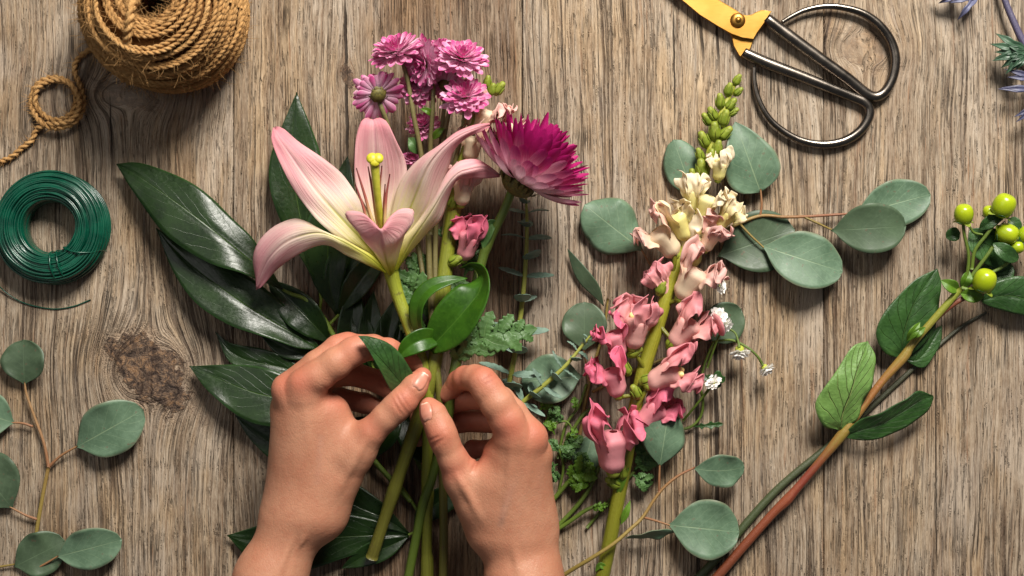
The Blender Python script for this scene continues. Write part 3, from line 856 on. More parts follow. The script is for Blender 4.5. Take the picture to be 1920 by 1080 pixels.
# branch A: the two big leaves pointing at the wire coil
A = thing('leafy_branch', 'branch with the two longest glossy dark leaves, reaching towards the green wire coil', 'leafy branch', (575, 562, 20), GL)
loft_leaf(A, [(533, 546), (498, 487), (473, 447), (441, 414), (399, 373), (353, 340), (302, 317), (256, 305), (219, 308)],
          [(533, 546), (500, 512), (466, 484), (425, 452), (385, 420), (345, 390), (300, 358), (255, 327), (219, 308)],
          [(533, 546), (510, 534), (480, 523), (448, 511), (402, 497), (350, 470), (302, 431), (258, 372), (219, 308)], 'glossy_leaf', 40, 30, 34, -14, 12, crease=2.5, ruffle=2., seed=1)
loft_leaf(A, [(600, 652), (556, 595), (515, 556), (470, 520), (420, 492), (365, 468), (325, 447), (293, 428)],
          [(600, 654), (552, 626), (508, 600), (462, 572), (415, 540), (368, 505), (325, 465), (293, 428)],
          [(600, 656), (560, 652), (520, 640), (470, 624), (418, 603), (366, 567), (324, 508), (293, 428)], 'glossy_leaf', 26, 16, 24, -10, 16, crease=2.5, ruffle=2., seed=2)
leaf(A, [(622, 645, 24), (580, 600, 34), (545, 566, 28), (500, 522, 18)], 34, 'glossy_leaf', prof=LANCE, fold=.3, ruffle=1.5, seed=3)
leaf(A, [(590, 668, 14), (560, 660, 22), (530, 648, 20), (488, 626, 14)], 20, 'glossy_leaf', prof=LANCE, fold=.3, seed=4)
stalk(A, [(660, 690, 30, 6), (640, 652, 30, 5.5), (626, 630, 30, 5), (606, 596, 32, 4.6), (575, 562, 36, 4.2), (548, 552, 39, 3.4), (530, 543, 41, 2.4)], 'leafstem')
# branch B: leaves behind the lily, to the left
B = thing('leafy_branch', 'branch of upright glossy dark leaves rising behind the left side of the lily', 'leafy branch', (634, 596, 20), GL)
loft_leaf(B, [(600, 552), (580, 512), (552, 462), (522, 405), (505, 345), (508, 290), (530, 234), (556, 173)],
          [(600, 552), (588, 500), (570, 440), (558, 380), (550, 330), (548, 280), (550, 225), (556, 173)],
          [(600, 552), (602, 500), (606, 440), (610, 380), (608, 330), (600, 285), (584, 240), (556, 173)], 'glossy_leaf', 22, 34, 14, 4, -6, crease=2.5, ruffle=2., seed=5)
leaf(B, [(632, 592, 18), (616, 520, 24), (618, 430, 30), (640, 360, 30), (652, 292, 24)], 44, 'glossy_leaf', prof=LANCE, fold=.2, ruffle=2, seed=6)
leaf(B, [(634, 590, 22), (660, 548, 32), (690, 508, 36), (735, 462, 30)], 26, 'glossy_leaf', prof=LANCE, fold=.35, ruffle=1, seed=7)
leaf(B, [(634, 592, 14), (640, 540, 18), (655, 490, 20), (690, 420, 16)], 40, 'glossy_leaf', prof=LANCE, fold=.2, seed=8)
stalk(B, [(600, 548, 24, 2.6), (602, 562, 23, 3), (600, 585, 22, 3), (612, 610, 22, 3.6), (640, 650, 24, 4)], 'leafstem')
stalk(B, [(640, 585, 20, 2.6), (626, 600, 22, 3), (612, 614, 22, 3.4)], 'leafstem', n=12)
# branch C: lower left
C_ = thing('leafy_branch', 'branch of glossy dark leaves lying left of the left hand beside the big wood knot', 'leafy branch', (560, 760, 14), GL)
loft_leaf(C_, [(610, 770), (560, 718), (520, 697), (470, 685), (410, 684), (355, 687)],
          [(610, 772), (560, 757), (515, 745), (470, 734), (415, 712), (355, 687)],
          [(610, 775), (560, 792), (510, 800), (455, 785), (392, 735), (355, 687)], 'glossy_leaf', 34, 20, 18, -8, 12, crease=2.5, ruffle=2., seed=9)
loft_leaf(C_, [(590, 712), (545, 676), (500, 656), (455, 648), (425, 640), (404, 622)],
          [(590, 714), (545, 694), (505, 684), (465, 676), (430, 658), (404, 622)],
          [(590, 718), (545, 708), (505, 704), (462, 692), (428, 676), (404, 622)], 'glossy_leaf', 18, 10, 10, 0, 4, crease=2., ruffle=1.5, seed=10)
loft_leaf(C_, [(600, 860), (560, 815), (520, 795), (480, 785), (440, 778)],
          [(600, 862), (560, 850), (520, 836), (480, 812), (440, 778)],
          [(600, 866), (560, 880), (520, 870), (470, 825), (440, 778)], 'glossy_leaf', 12, 8, 6, 0, 2, crease=2., seed=11)
leaf(C_, [(640, 880, 10), (590, 830, 20), (545, 790, 20), (500, 760, 12)], 36, 'glossy_leaf', prof=LANCE, fold=.2, seed=12)
stalk(C_, [(585, 714, 18, 3), (620, 740, 22, 4), (650, 790, 22, 5), (690, 850, 20, 5), (770, 940, 16, 5)], 'leafstem')
# branch D: dark leaves between and behind the hands
D_ = thing('leafy_branch', 'branch of shaded dark leaves in the gap between the lily stem and the left hand', 'leafy branch', (690, 640, 12), GL)
for k, (a, b, w) in enumerate([((650, 700), (668, 520), 26), ((690, 700), (662, 560), 22), ((700, 700), (700, 545), 24), ((712, 710), (740, 560), 28), ((735, 720), (772, 560), 26), ((660, 690), (600, 640), 24), ((700, 780), (650, 850), 34), ((740, 760), (820, 880), 36), ((745, 750), (700, 860), 34), ((760, 640), (800, 520), 30)]):
    mx, my = (a[0] + b[0]) / 2 + 6 * math.sin(k * 2.1), (a[1] + b[1]) / 2
    leaf(D_, [(a[0], a[1], 12 + k), (mx, my, 24 + 2 * k), (b[0], b[1], 10 + k)], w, 'glossy_leaf', prof=LANCE, fold=.3, seed=20 + k)
stalk(D_, [(690, 640, 14, 3), (705, 700, 18, 4), (740, 780, 18, 4), (790, 880, 16, 4)], 'leafstem')
# branch E: bottom
E_ = thing('leafy_branch', 'branch of shaded glossy leaves on the wood under the left wrist', 'leafy branch', (768, 1003, 8), GL)
loft_leaf(E_, [(770, 1003), (700, 975), (620, 960), (540, 965), (470, 990), (426, 1004)],
          [(770, 1003), (700, 1004), (620, 1008), (540, 1014), (470, 1014), (426, 1004)],
          [(770, 1004), (715, 1022), (640, 1048), (560, 1070), (470, 1048), (426, 1004)], 'glossy_leaf', 10, 14, 16, 2, 2, crease=2.5, ruffle=2., seed=31)
loft_leaf(E_, [(768, 1000), (720, 945), (665, 905), (610, 880), (560, 880)],
          [(768, 1000), (720, 972), (665, 948), (610, 920), (560, 880)],
          [(768, 1001), (725, 992), (665, 985), (605, 955), (560, 880)], 'glossy_leaf', 10, 8, 12, 0, 2, crease=2.5, ruffle=2., seed=32)
leaf(E_, [(766, 1006, 12), (730, 1024, 20), (690, 1040, 22), (640, 1066, 18)], 22, 'glossy_leaf', prof=LANCE, fold=.3, seed=33)
leaf(E_, [(775, 998, 8), (800, 960, 14), (842, 930, 14), (905, 905, 8)], 26, 'glossy_leaf', prof=LANCE, fold=.3, seed=34)
stalk(E_, [(766, 1003, 12, 2.4), (790, 990, 12, 3), (815, 960, 12, 3.4), (840, 900, 12, 3.6)], 'leafstem')
stalk(E_, [(740, 895, 14, 3), (765, 930, 14, 3.2), (788, 965, 14, 3.4)], 'leafstem', n=14)

# ---------------------------------------------------------------- silver-dollar eucalyptus
EU = 'sprigs of round-leaved eucalyptus'
def euc(root, base, tip, w, z0, z1, arch=8., mat='euc_leaf', prof=EUC, bend=0., **k):
    (x0, y0), (x1, y1) = base, tip
    nx, ny = -(y1 - y0), x1 - x0
    pts = [(x0, y0, z0), (x0 * .67 + x1 * .33 + nx * bend, y0 * .67 + y1 * .33 + ny * bend, z0 * .6 + z1 * .4 + arch), (x0 * .33 + x1 * .67 + nx * bend, y0 * .33 + y1 * .67 + ny * bend, z0 * .3 + z1 * .7 + arch), (x1, y1, z1)]
    k.setdefault('seed', int(x0 + y0)); k.setdefault('cup', -.22 if int(x0) % 2 else .16); k.setdefault('ruffle', 3.); k.setdefault('roll', [.0, .12 * math.sin(x0), .2 * math.sin(x0 * .7), .3 * math.sin(x0)]); k.setdefault('rf', 1.4)
    k.setdefault('c', [.5 * abs(math.sin(x0 * 1.3)), .7 * abs(math.sin(y0 * .9)) ** 2, 0])
    leaf(root, pts, w, mat, prof=prof, **k)


e1 = thing('eucalyptus_sprig', 'round-leaved eucalyptus sprig lying alone in the bottom left corner below the wood knot', 'eucalyptus sprig', (80, 930, 8), EU)
euc(e1, (46, 722), (44, 637), 44, 16, 20, 5, 'euc_dark')
euc(e1, (142, 839), (269, 768), 51, 18, 24, 12)
euc(e1, (28, 793), (-60, 766), 46, 14, 16)
euc(e1, (24, 954), (-52, 858), 55, 14, 18, 8, 'euc_dark')
euc(e1, (26, 1063), (122, 1014), 42, 8, 10, 5, 'euc_dark')
euc(e1, (106, 1044), (229, 1012), 40, 22, 26, 8)
stalk(e1, [(40, 1110, 9, 4.2), (58, 1072, 9, 4.0), (68, 1000, 9, 3.8), (80, 930, 10, 3.6), (91, 875, 11, 3.4)], 'euc_stem')
stalk(e1, [(91, 876, 11, 3.2), (82, 830, 12, 2.8), (64, 780, 13, 2.6), (50, 740, 15, 2.3), (46, 716, 17, 1.6)], 'euc_red')
stalk(e1, [(91, 876, 11, 3), (115, 854, 14, 2.4), (146, 836, 19, 1.6)], 'euc_red', n=16)
stalk(e1, [(62, 800, 12, 2.4), (44, 794, 13, 2.2), (22, 792, 15, 1.6)], 'euc_red', n=16)
stalk(e1, [(70, 974, 10, 2.8), (48, 966, 12, 2.3), (18, 950, 15, 1.6)], 'euc_red', n=16)
stalk(e1, [(57, 1070, 10, 2.6), (80, 1060, 16, 2.2), (110, 1042, 23, 1.5)], 'euc_red', n=16)
stalk(e1, [(-30, 1068, 8, 2.2), (4, 1062, 8, 2.2), (28, 1058, 9, 1.6)], 'euc_stem', n=16)

e2 = thing('eucalyptus_sprig', 'round-leaved eucalyptus sprig fanning out behind the cream top of the big snapdragon', 'eucalyptus sprig', (1375, 422, 10), EU)
euc(e2, (1303, 374), (1263, 262), 37, 14, 18, 6)
euc(e2, (1426, 360), (1378, 228), 52, 24, 30, 10, prof=EGG)
euc(e2, (1205, 470), (1096, 384), 52, 16, 22, 10)
euc(e2, (1346, 480), (1490, 430), 58, 8, 10, 6, 'euc_dark')
euc(e2, (1428, 461), (1580, 510), 52, 24, 30, 12)
euc(e2, (1558, 432), (1699, 424), 46, 24, 40, 18, 'euc_dark')
euc(e2, (1602, 402), (1745, 364), 44, 14, 10, 3, 'euc_leaf')
stalk(e2, [(1240, 560, 8, 4), (1300, 480, 12, 3.8), (1340, 445, 18, 3.6), (1375, 424, 22, 3.4), (1425, 405, 22, 3.2), (1470, 407, 21, 3.0), (1512, 406, 20, 2.7), (1560, 403, 18, 2.5), (1606, 400, 17, 1.8)], 'euc_stem', n=60)
stalk(e2, [(1508, 407, 20, 2.4), (1532, 418, 22, 2.2), (1562, 432, 23, 1.5)], 'euc_stem', n=16)
stalk(e2, [(1388, 421, 22, 2.5), (1408, 442, 24, 2.2), (1432, 464, 26, 1.5)], 'euc_stem', n=16)
stalk(e2, [(1425, 406, 22, 2.5), (1428, 384, 24, 2.2), (1426, 354, 26, 1.5)], 'euc_red', n=16)
stalk(e2, [(1240, 540, 9, 2.4), (1224, 506, 12, 2.2), (1202, 467, 17, 1.5)], 'euc_red', n=16)
stalk(e2, [(1300, 372, 15, 1.6), (1312, 400, 13, 2.2), (1330, 446, 12, 2.5)], 'euc_red', n=16)

e3 = thing('eucalyptus_sprig', 'round-leaved eucalyptus sprig crossing over the bottom of the big snapdragon stem', 'eucalyptus sprig', (1205, 970, 50), EU)
euc(e3, (1237, 875), (1254, 768), 42, 56, 60, 8)
euc(e3, (1300, 878), (1396, 876), 31, 48, 40, 10, bend=.05)
euc(e3, (1252, 984), (1386, 998), 55, 34, 26, 12)
euc(e3, (1272, 996), (1172, 1009), 15, 30, 26, 6, prof=LANCE, roll=.9, cup=0)
stalk(e3, [(1030, 1100, 30, 4.2), (1062, 1075, 40, 4.0), (1110, 1046, 54, 3.8), (1150, 1020, 58, 3.6), (1182, 992, 56, 3.4), (1205, 970, 52, 3.2), (1226, 938, 50, 3), (1245, 914, 49, 2.8), (1272, 892, 48, 2.5), (1304, 876, 48, 1.7)], 'euc_stem', n=60)
stalk(e3, [(1206, 970, 52, 2.4), (1228, 976, 44, 2.2), (1256, 985, 36, 1.5)], 'euc_red', n=16)
stalk(e3, [(1236, 922, 50, 2.4), (1236, 900, 54, 2.2), (1237, 870, 57, 1.5)], 'euc_red', n=16)

e4 = thing('eucalyptus_sprig', 'shaded round-leaved eucalyptus sprig half hidden between the right hand and the pink snapdragon', 'eucalyptus sprig', (1095, 740, 6), EU)
euc(e4, (1096, 658), (1096, 566), 42, 10, 12, 5, 'euc_dark')
euc(e4, (1092, 705), (978, 716), 46, 12, 14, 8, 'euc_leaf')
euc(e4, (1112, 812), (1092, 884), 30, 8, 8, 4, 'euc_leaf')
euc(e4, (1318, 636), (1390, 580), 40, 8, 10, 5, 'euc_dark')
leaf(e4, [(1132, 574, 10), (1116, 545, 16), (1090, 512, 18), (1064, 466, 14)], 15, 'euc_dark', prof=LANCE, roll=.5, label='narrow leaf seen nearly edge-on')
stalk(e4, [(1140, 560, 10, 2), (1132, 620, 9, 2.6), (1112, 690, 8, 3), (1096, 760, 8, 3.2), (1080, 860, 8, 3.4)], 'euc_stem')
stalk(e4, [(1094, 656, 10, 1.6), (1100, 690, 9, 2.2), (1104, 720, 8, 2.4)], 'euc_red', n=14)
stalk(e4, [(1320, 634, 9, 1.6), (1280, 660, 8, 2.4), (1200, 690, 8, 2.8), (1110, 735, 8, 3)], 'euc_stem', n=30)

# ---------------------------------------------------------------- small-leaved eucalyptus
BE = 'stems of small paired eucalyptus leaves'
def baby(label, path, pairs, hand):
    r = thing('small_leaved_eucalyptus', label, 'eucalyptus stem', path[0][:3], BE)
    stalk(r, path, 'baby_stem', n=60)
    Q = smooth_path(Wp(np.array(path)[:, :3]), 100)
    T = unit(np.gradient(Q, axis=0))
    g = np.random.default_rng(hand)
    for i, (t, size, kind) in enumerate(pairs):
        p = Q[int(t * 99)]; d = T[int(t * 99)]
        sd = unit(np.cross(d, [0, 0, 1]))
        for s in (-1, 1):
            if kind == 0:      # pair spread to both sides, blades seen on edge
                out = unit(sd * s + d * g.uniform(.02, .2) + np.array([0, 0, g.uniform(-.1, .25)])); up = unit(d + np.array([0, 0, g.uniform(.2, .6)]))
            else:              # pair pointing up and down
                out = unit(np.array([0, 0, 1.]) * (s * .8) + sd * g.uniform(-.5, .5) + d * .25); up = unit(d + sd * g.uniform(-.2, .2) + [0, 0, .3])
            if kind == 1 and s < 0 and p[2] < 22: out = unit(sd * .8 * (1 if i % 2 else -1) + d * .3)
            L = size * g.uniform(.9, 1.1)
            P = np.stack([p, p + out * L * .5 + d * 2, p + out * L + d * g.uniform(-3, 8)])
            P[:, 2] = np.maximum(P[:, 2], 3)
            mb = MB(); ribbon_world(mb, smooth_path(P, 14), size * (.22 if kind == 0 else .34), prof=OVAL, fold=.12, up=up, seed=i, ruffle=.6)
            mb.build('leaf', M['baby_leaf'], r, solid=1.2)


baby('upright stem of small paired eucalyptus leaves below the magenta chrysanthemum', [(945, 800, 26, 5), (952, 735, 34, 5), (966, 660, 42, 4.8), (980, 560, 44, 4.4), (987, 470, 40, 3.8), (988, 410, 36, 3), (986, 365, 32, 2)],
     [(.10, 56, 0), (.17, 52, 1), (.24, 58, 0), (.33, 50, 1), (.42, 58, 0), (.55, 46, 1), (.66, 52, 0), (.73, 44, 1), (.82, 50, 0), (.875, 34, 1), (.93, 42, 0), (.97, 22, 1)], 3)
baby('slanting stem of small paired eucalyptus leaves between right hand and pink snapdragon', [(940, 790, 36, 4.6), (975, 758, 46, 4.6), (1020, 722, 52, 4.2), (1060, 686, 52, 3.6), (1090, 650, 50, 2.8), (1108, 628, 50, 2)],
     [(.12, 40, 1), (.25, 44, 0), (.33, 34, 1), (.45, 42, 0), (.55, 34, 1), (.66, 34, 0), (.76, 24, 1), (.84, 26, 0), (.92, 14, 1), (.97, 12, 0)], 4)

# ---------------------------------------------------------------- hypericum
hy = thing('hypericum_branch', 'reddish stem with green leaves and shiny green berries along the right side', 'berry branch', (1580, 815, 20))
stalk(hy, [(1320, 1110, 16, 9.4), (1348, 1078, 18, 9), (1400, 1018, 22, 8.6), (1450, 962, 26, 8.2), (1475, 938, 28, 9.8), (1495, 915, 30, 7.9), (1540, 862, 32, 7.7), (1578, 816, 34, 9.8), (1600, 788, 36, 7.6), (1650, 720, 38, 7.3), (1694, 670, 40, 9.2), (1710, 646, 42, 7.1), (1750, 600, 46, 6.8), (1785, 560, 52, 6.6), (1802, 540, 56, 6.2)], 'hyp_stem', n=110, sides=14)
stalk(hy, [(1750, 603, 46, 5), (1775, 580, 46, 5), (1806, 560, 50, 4.6), (1850, 545, 50, 4.2)], 'hyp_stem', n=30)
loft_leaf(hy, [(1692, 672), (1662, 664), (1643, 630), (1652, 595), (1680, 560), (1715, 525), (1757, 504)],
          [(1692, 672), (1692, 645), (1698, 615), (1708, 585), (1720, 558), (1738, 530), (1757, 504)],
          [(1694, 676), (1720, 655), (1745, 630), (1756, 600), (1762, 565), (1764, 530), (1757, 504)], 'hyp_leaf', 24, 34, 10, 6, -6, crease=3, ruffle=2, seed=41)
loft_leaf(hy, [(1694, 674), (1730, 690), (1752, 665), (1764, 640), (1766, 610)], [(1694, 674), (1718, 675), (1738, 655), (1752, 632), (1766, 610)], [(1694, 674), (1706, 655), (1722, 638), (1742, 622), (1766, 610)], 'hyp_leaf', 16, 12, 4, crease=2, seed=42)
loft_leaf(hy, [(1574, 806), (1545, 800), (1529, 765), (1540, 735), (1572, 690), (1598, 650), (1626, 640)],
          [(1576, 808), (1578, 780), (1588, 752), (1598, 722), (1606, 695), (1615, 668), (1626, 640)],
          [(1580, 808), (1606, 785), (1620, 750), (1634, 718), (1641, 690), (1640, 665), (1626, 640)], 'hyp_under', 36, 52, 24, 2, -8, crease=-3, ruffle=3, seed=43, label='leaf turned over to show its paler underside')
mb = MB(); ribbon(mb, [(1582, 806, 34), (1612, 772, 36), (1630, 730, 40), (1640, 688, 48)], 12, prof=LANCE, roll=-1.0)
mb.build('leaf', M['hyp_leaf'], hy, solid=1.4)
loft_leaf(hy, [(1578, 816), (1612, 788), (1655, 772), (1695, 750), (1722, 733), (1750, 742)],
          [(1580, 818), (1620, 806), (1662, 792), (1700, 768), (1730, 750), (1750, 744)],
          [(1582, 820), (1620, 826), (1662, 818), (1706, 796), (1738, 772), (1750, 748)], 'hyp_leaf', 34, 44, 14, 16, -12, crease=2, ruffle=2, seed=44)
loft_leaf(hy, [(1840, 562), (1858, 535), (1890, 520), (1930, 520), (1990, 545)], [(1840, 564), (1870, 556), (1900, 555), (1940, 562), (1990, 550)], [(1842, 568), (1870, 580), (1905, 588), (1945, 594), (1990, 556)], 'hyp_leaf', 34, 30, 14, 2, -8, crease=3, ruffle=2, seed=45)
for i, (x, y, ang, w, L) in enumerate([(1700, 640, 55, 9, 44), (1706, 634, 35, 8, 36), (1798, 545, 150, 13, 40), (1800, 550, -10, 14, 46), (1806, 540, 70, 12, 34)]):
    a = math.radians(ang)
    leaf(hy, [(x, y, 54), (x + L * .5 * math.cos(a), y - L * .5 * math.sin(a), 66), (x + L * math.cos(a), y - L * math.sin(a), 60)], w, 'herb_leaf', prof=LANCE, fold=.4, seed=i)
for pth in ([(1802, 538, 56, 3.6), (1812, 520, 62, 3.2), (1816, 480, 70, 3), (1808, 440, 74, 3), (1806, 420, 76, 3)],
            [(1820, 520, 58, 3.6), (1850, 480, 68, 3.4), (1862, 462, 70, 3.2)],
            [(1822, 505, 54, 3.4), (1828, 470, 60, 3.2), (1850, 440, 68, 3.2), (1868, 415, 74, 3.2)],
            [(1858, 512, 56, 3.4), (1880, 500, 60, 3), (1902, 482, 64, 3)],
            [(1802, 540, 58, 4), (1830, 546, 64, 4), (1846, 540, 70, 4)],
            [(1818, 425, 70, 2.4), (1826, 436, 66, 2.4), (1842, 440, 62, 2)]):
    stalk(hy, pth, 'green_stem', name='berry_stalk', n=24)
for i, (x, y, z, r, ang) in enumerate([(1807, 402, 80, 18.5, 95), (1882, 386, 84, 22, 70), (1888, 438, 66, 20, -20), (1846, 527, 84, 22, 80), (1906, 464, 62, 13, 10), (1854, 398, 58, 12, 100), (1926, 440, 64, 18, 10)]):
    a = math.radians(ang); ax = np.array([math.cos(a), math.sin(a), .45])
    mb = MB(); blob(mb, Wp(np.array([x, y, z])), ax, r * .93, r * 1.0, 24, 16, prof=[(0, 0), (.06, .34), (.2, .72), (.45, 1), (.7, .88), (.88, .55), (.96, .3), (1, 0)])
    be = mb.build('berry', M['berry'], hy)
    b0 = Wp(np.array([x, y, z])) - unit(ax) * r * .9
    for k in range(5):
        t = k * 2 * math.pi / 5 + i
        h = unit(np.cross(ax, [0, 0, 1.])); w2 = np.cross(unit(ax), h)
        o = h * math.cos(t) + w2 * math.sin(t)
        P = np.stack([b0, b0 + o * r * .55 + unit(ax) * r * .08, b0 + o * r * 1.05 + unit(ax) * r * (.35 if k % 2 else -.1)])
        P[:, 2] = np.maximum(P[:, 2], 4)
        mb = MB(); ribbon_world(mb, smooth_path(P, 10), r * .36, prof=OVAL, up=ax, fold=.15, seed=k)
        mb.build('sepal', M['hyp_leaf'] if k % 2 else M['sepal'], be, solid=1.)
for i, (pts, w) in enumerate([([(1836, 430, 64), (1850, 420, 72), (1868, 408, 74), (1884, 404, 70)], 12), ([(1862, 456, 66), (1880, 470, 74), (1896, 480, 70), (1910, 484, 62)], 15), ([(1800, 436, 50), (1786, 440, 54), (1774, 446, 50)], 13), ([(1818, 430, 46), (1840, 452, 48), (1866, 470, 44), (1890, 500, 40)], 34), ([(1840, 500, 34), (1868, 512, 38), (1900, 500, 34)], 26), ([(1905, 460, 66), (1925, 452, 70), (1945, 458, 66)], 13), ([(1890, 410, 60), (1902, 420, 66), (1908, 436, 64)], 12)]):
    leaf(hy, pts, w, 'hyp_leaf', prof=OVAL, fold=.25, seed=50 + i)

ts = thing('thin_stem', 'thin dark green bare stem lying straight under the berry branch', 'stem', (1450, 920, 6))
mb = MB(); tube(mb, [(1300, 1092, 6, 8), (1345, 1046, 6, 8), (1450, 925, 6, 7.4), (1560, 830, 6, 6.2), (1680, 720, 5, 5), (1790, 622, 4, 3.6), (1850, 585, 3, 2.2)], 60, 10)
mb.build('stem', M['dark_stem'], ts)

# ---------------------------------------------------------------- sea holly at the right edge
def thistle(label, path, whorls, seed):
    r = thing('sea_holly', label, 'thistle', path[-1][:3], 'sea holly stems at the top right corner')
    stalk(r, path, 'violet_stem', n=40)
    g = np.random.default_rng(seed)
    for x, y, z, angs, L, w, mat in whorls:
        for a in angs:
            a = math.radians(a + g.uniform(-4, 4)); l = L * g.uniform(.85, 1.1)
            leaf(r, [(x, y, z), (x + l * .5 * math.cos(a), y - l * .5 * math.sin(a), z + 14), (x + l * math.cos(a), y - l * math.sin(a), z + g.uniform(-4, 12))], w, mat, prof=[(0, .6), (.3, 1), (.5, .7), (.6, .85), (.8, .45), (1, 0)], fold=.4, name='bract', nu=3, nv=16, seed=int(x + l))


thistle('violet-stemmed sea holly with green and violet spiky bracts cut by the right edge', [(1868, -60, 20, 6), (1884, 0, 24, 6), (1902, 44, 28, 6.5), (1920, 82, 30, 7), (1945, 120, 30, 7)],
        [(1922, 96, 34, (168, 178, 190, 200, 150, 215, 232), 62, 9, 'thistle_leaf'), (1926, 100, 40, (160, 186, 205, 170, 222, 240), 40, 7, 'thistle_leaf'), (1950, 148, 30, (168, 176), 68, 7, 'thistle_violet'), (1955, 168, 30, (177, 182), 80, 8, 'thistle_violet'), (1950, 196, 30, (214, 208), 62, 7, 'thistle_violet')], 1)
thistle('sea holly at the top edge showing only a few violet bract tips', [(1830, -60, 16, 5), (1800, -40, 18, 5), (1790, -16, 20, 5)],
        [(1832, -8, 22, (196, 184, 170, 230), 60, 7, 'thistle_violet'), (1800, -12, 20, (190, 175, 205), 50, 7, 'thistle_violet')], 2)
# ---------------------------------------------------------------- flower builders
def axes_for(axis):
    A = unit(axis); h = np.array([0, 0, 1.]) if abs(A[2]) < .9 else np.array([1., 0, 0])
    X = unit(np.cross(A, h)); return A, X, np.cross(A, X)


def petal_ring(mb_of, C, axis, n, tilt, L, w, r0, curve, seed, cr=0., prof=PETAL, cup=.35, jit=.12, nv=10, nu=3, dz=0., gmax=1.):
    """n petals round the axis; tilt = angle from the axis (deg), curve = extra bend along the petal (deg)"""
    A, X, Y = axes_for(axis)
    g = np.random.default_rng(seed)
    for k in range(n):
        t = (k + g.uniform(-.3, .3)) * 2 * math.pi / n + seed
        R = X * math.cos(t) + Y * math.sin(t)
        ti = math.radians(tilt + g.normal() * jit * 45); l = L * (1 + g.normal() * jit)
        p = C + R * r0 + A * (dz + g.normal() * jit * 3)
        P = [p]
        m = 6
        for j in range(m):
            a = ti + math.radians(curve) * (j / m - .3)
            p = p + (A * math.cos(a) + R * math.sin(a)) * l / m; P.append(p)
        P = np.array(P)
        if P[:, 2].min() < 3: P[:, 2] = np.maximum(P[:, 2], 3)
        inner = unit(A * math.sin(ti) - R * math.cos(ti))     # faces the flower's centre line
        ribbon_world(mb_of(k), smooth_path(P, nv), w * g.uniform(.85, 1.12), prof=prof, cup=cup, up=inner, nu=nu, c=[min(1, max(0, cr + g.normal() * .12)), g.uniform(0, gmax), 0], seed=seed * 31 + k, roll=g.normal() * .1)


def button_mum(root, x, y, z, axis, R, seed, back=False):
    C = Wp(np.array([x, y, z], float)); A, X, Y = axes_for(axis)
    mb = MB(); blob(mb, C - A * R * .10, A, R * .36, R * .24, 18, 10)
    g = np.random.default_rng(seed)
    for k in range(26):
        t = g.uniform(0, 6.28); q = X * math.cos(t) + Y * math.sin(t); s = g.uniform(.15, .36)
        p = C - A * R * (.34 - s * .5) + q * R * s
        ribbon_world(mb, smooth_path(np.stack([p, p + q * R * .08 + A * R * .04, p + q * R * .14 + A * R * .12]), 5), R * .05, prof=OVAL, up=-A, nu=2)
    head = mb.build('flower_head', M['calyx'], root)
    mb = MB(); f = lambda k: mb
    petal_ring(f, C, A, 26, 97, R * .90, R * .165, R * .22, -22, seed, .25, dz=-R * .04)
    petal_ring(f, C, A, 24, 82, R * .86, R * .16, R * .2, -24, seed + 1, .1, dz=R * .02)
    petal_ring(f, C, A, 20, 64, R * .78, R * .15, R * .16, -20, seed + 2, .3, dz=R * .06)
    petal_ring(f, C, A, 15, 46, R * .62, R * .125, R * .12, -16, seed + 3, .4, dz=R * .1)
    petal_ring(f, C, A, 11, 28, R * .52, R * .11, R * .07, -10, seed + 4, .6, dz=R * .1)
    petal_ring(f, C, A, 6, 12, R * .46, R * .09, R * .02, 0, seed + 5, .8, dz=R * .1)
    mb.build('petals', M['button_petal'], head)


# pink button chrysanthemum spray
sp = thing('chrysanthemum_spray', 'spray of small pale pink button chrysanthemums at the top of the bouquet', 'chrysanthemum spray', (815, 640, 130))
HEADS = [(744, 96, 168, (-.25, .75, .45), 49), (798, 120, 160, (-.35, -.1, .35), 45), (866, 110, 186, (.15, .7, .62), 48), (708, 176, 158, (-.28, .50, -.62), 46), (872, 182, 190, (-.1, .55, .72), 44), (795, 236, 110, (-.1, .6, .5), 33), (772, 300, 104, (.1, .8, .4), 22), (836, 158, 140, (.3, .5, -.4), 40), (786, 160, 128, (-.2, .2, .6), 40), (828, 92, 150, (.0, .8, .2), 34)]
for i, (x, y, z, ax, R) in enumerate(HEADS):
    button_mum(sp, x, y, z, ax, R * .87, 60 + i * 9)
for pth in ([(756, 118, 150, 4.2), (766, 160, 145, 4), (776, 220, 140, 4.4), (788, 280, 132, 4.6), (800, 380, 124, 5), (806, 520, 124, 5.5), (812, 640, 132, 6)],
            [(812, 128, 146, 3.6), (812, 190, 148, 4), (808, 260, 140, 4.4), (806, 330, 130, 4.8), (806, 440, 122, 5)],
            [(708, 184, 148, 4), (716, 204, 146, 4.4), (728, 240, 130, 4.4), (752, 330, 100, 4.6), (780, 440, 104, 5), (800, 560, 116, 5)],
            [(856, 130, 160, 4), (850, 170, 156, 4), (836, 240, 140, 4.2), (822, 330, 126, 4.4), (816, 460, 118, 5), (818, 600, 128, 5)],
            [(872, 196, 164, 4), (868, 240, 150, 4), (848, 330, 126, 4.2), (832, 440, 118, 4.6)],
            [(836, 170, 130, 4), (830, 230, 120, 4), (820, 330, 110, 4.4)],
            [(790, 250, 104, 3), (796, 330, 100, 3.4), (802, 420, 104, 3.6)],
            [(812, 640, 132, 6.5), (822, 720, 136, 6.5), (826, 800, 120, 7), (830, 900, 84, 7.5), (832, 1000, 54, 8), (830, 1110, 36, 8)]):
    stalk(sp, pth, 'grey_stem' if pth[-1][1] < 1000 else 'olive_stem', n=50)
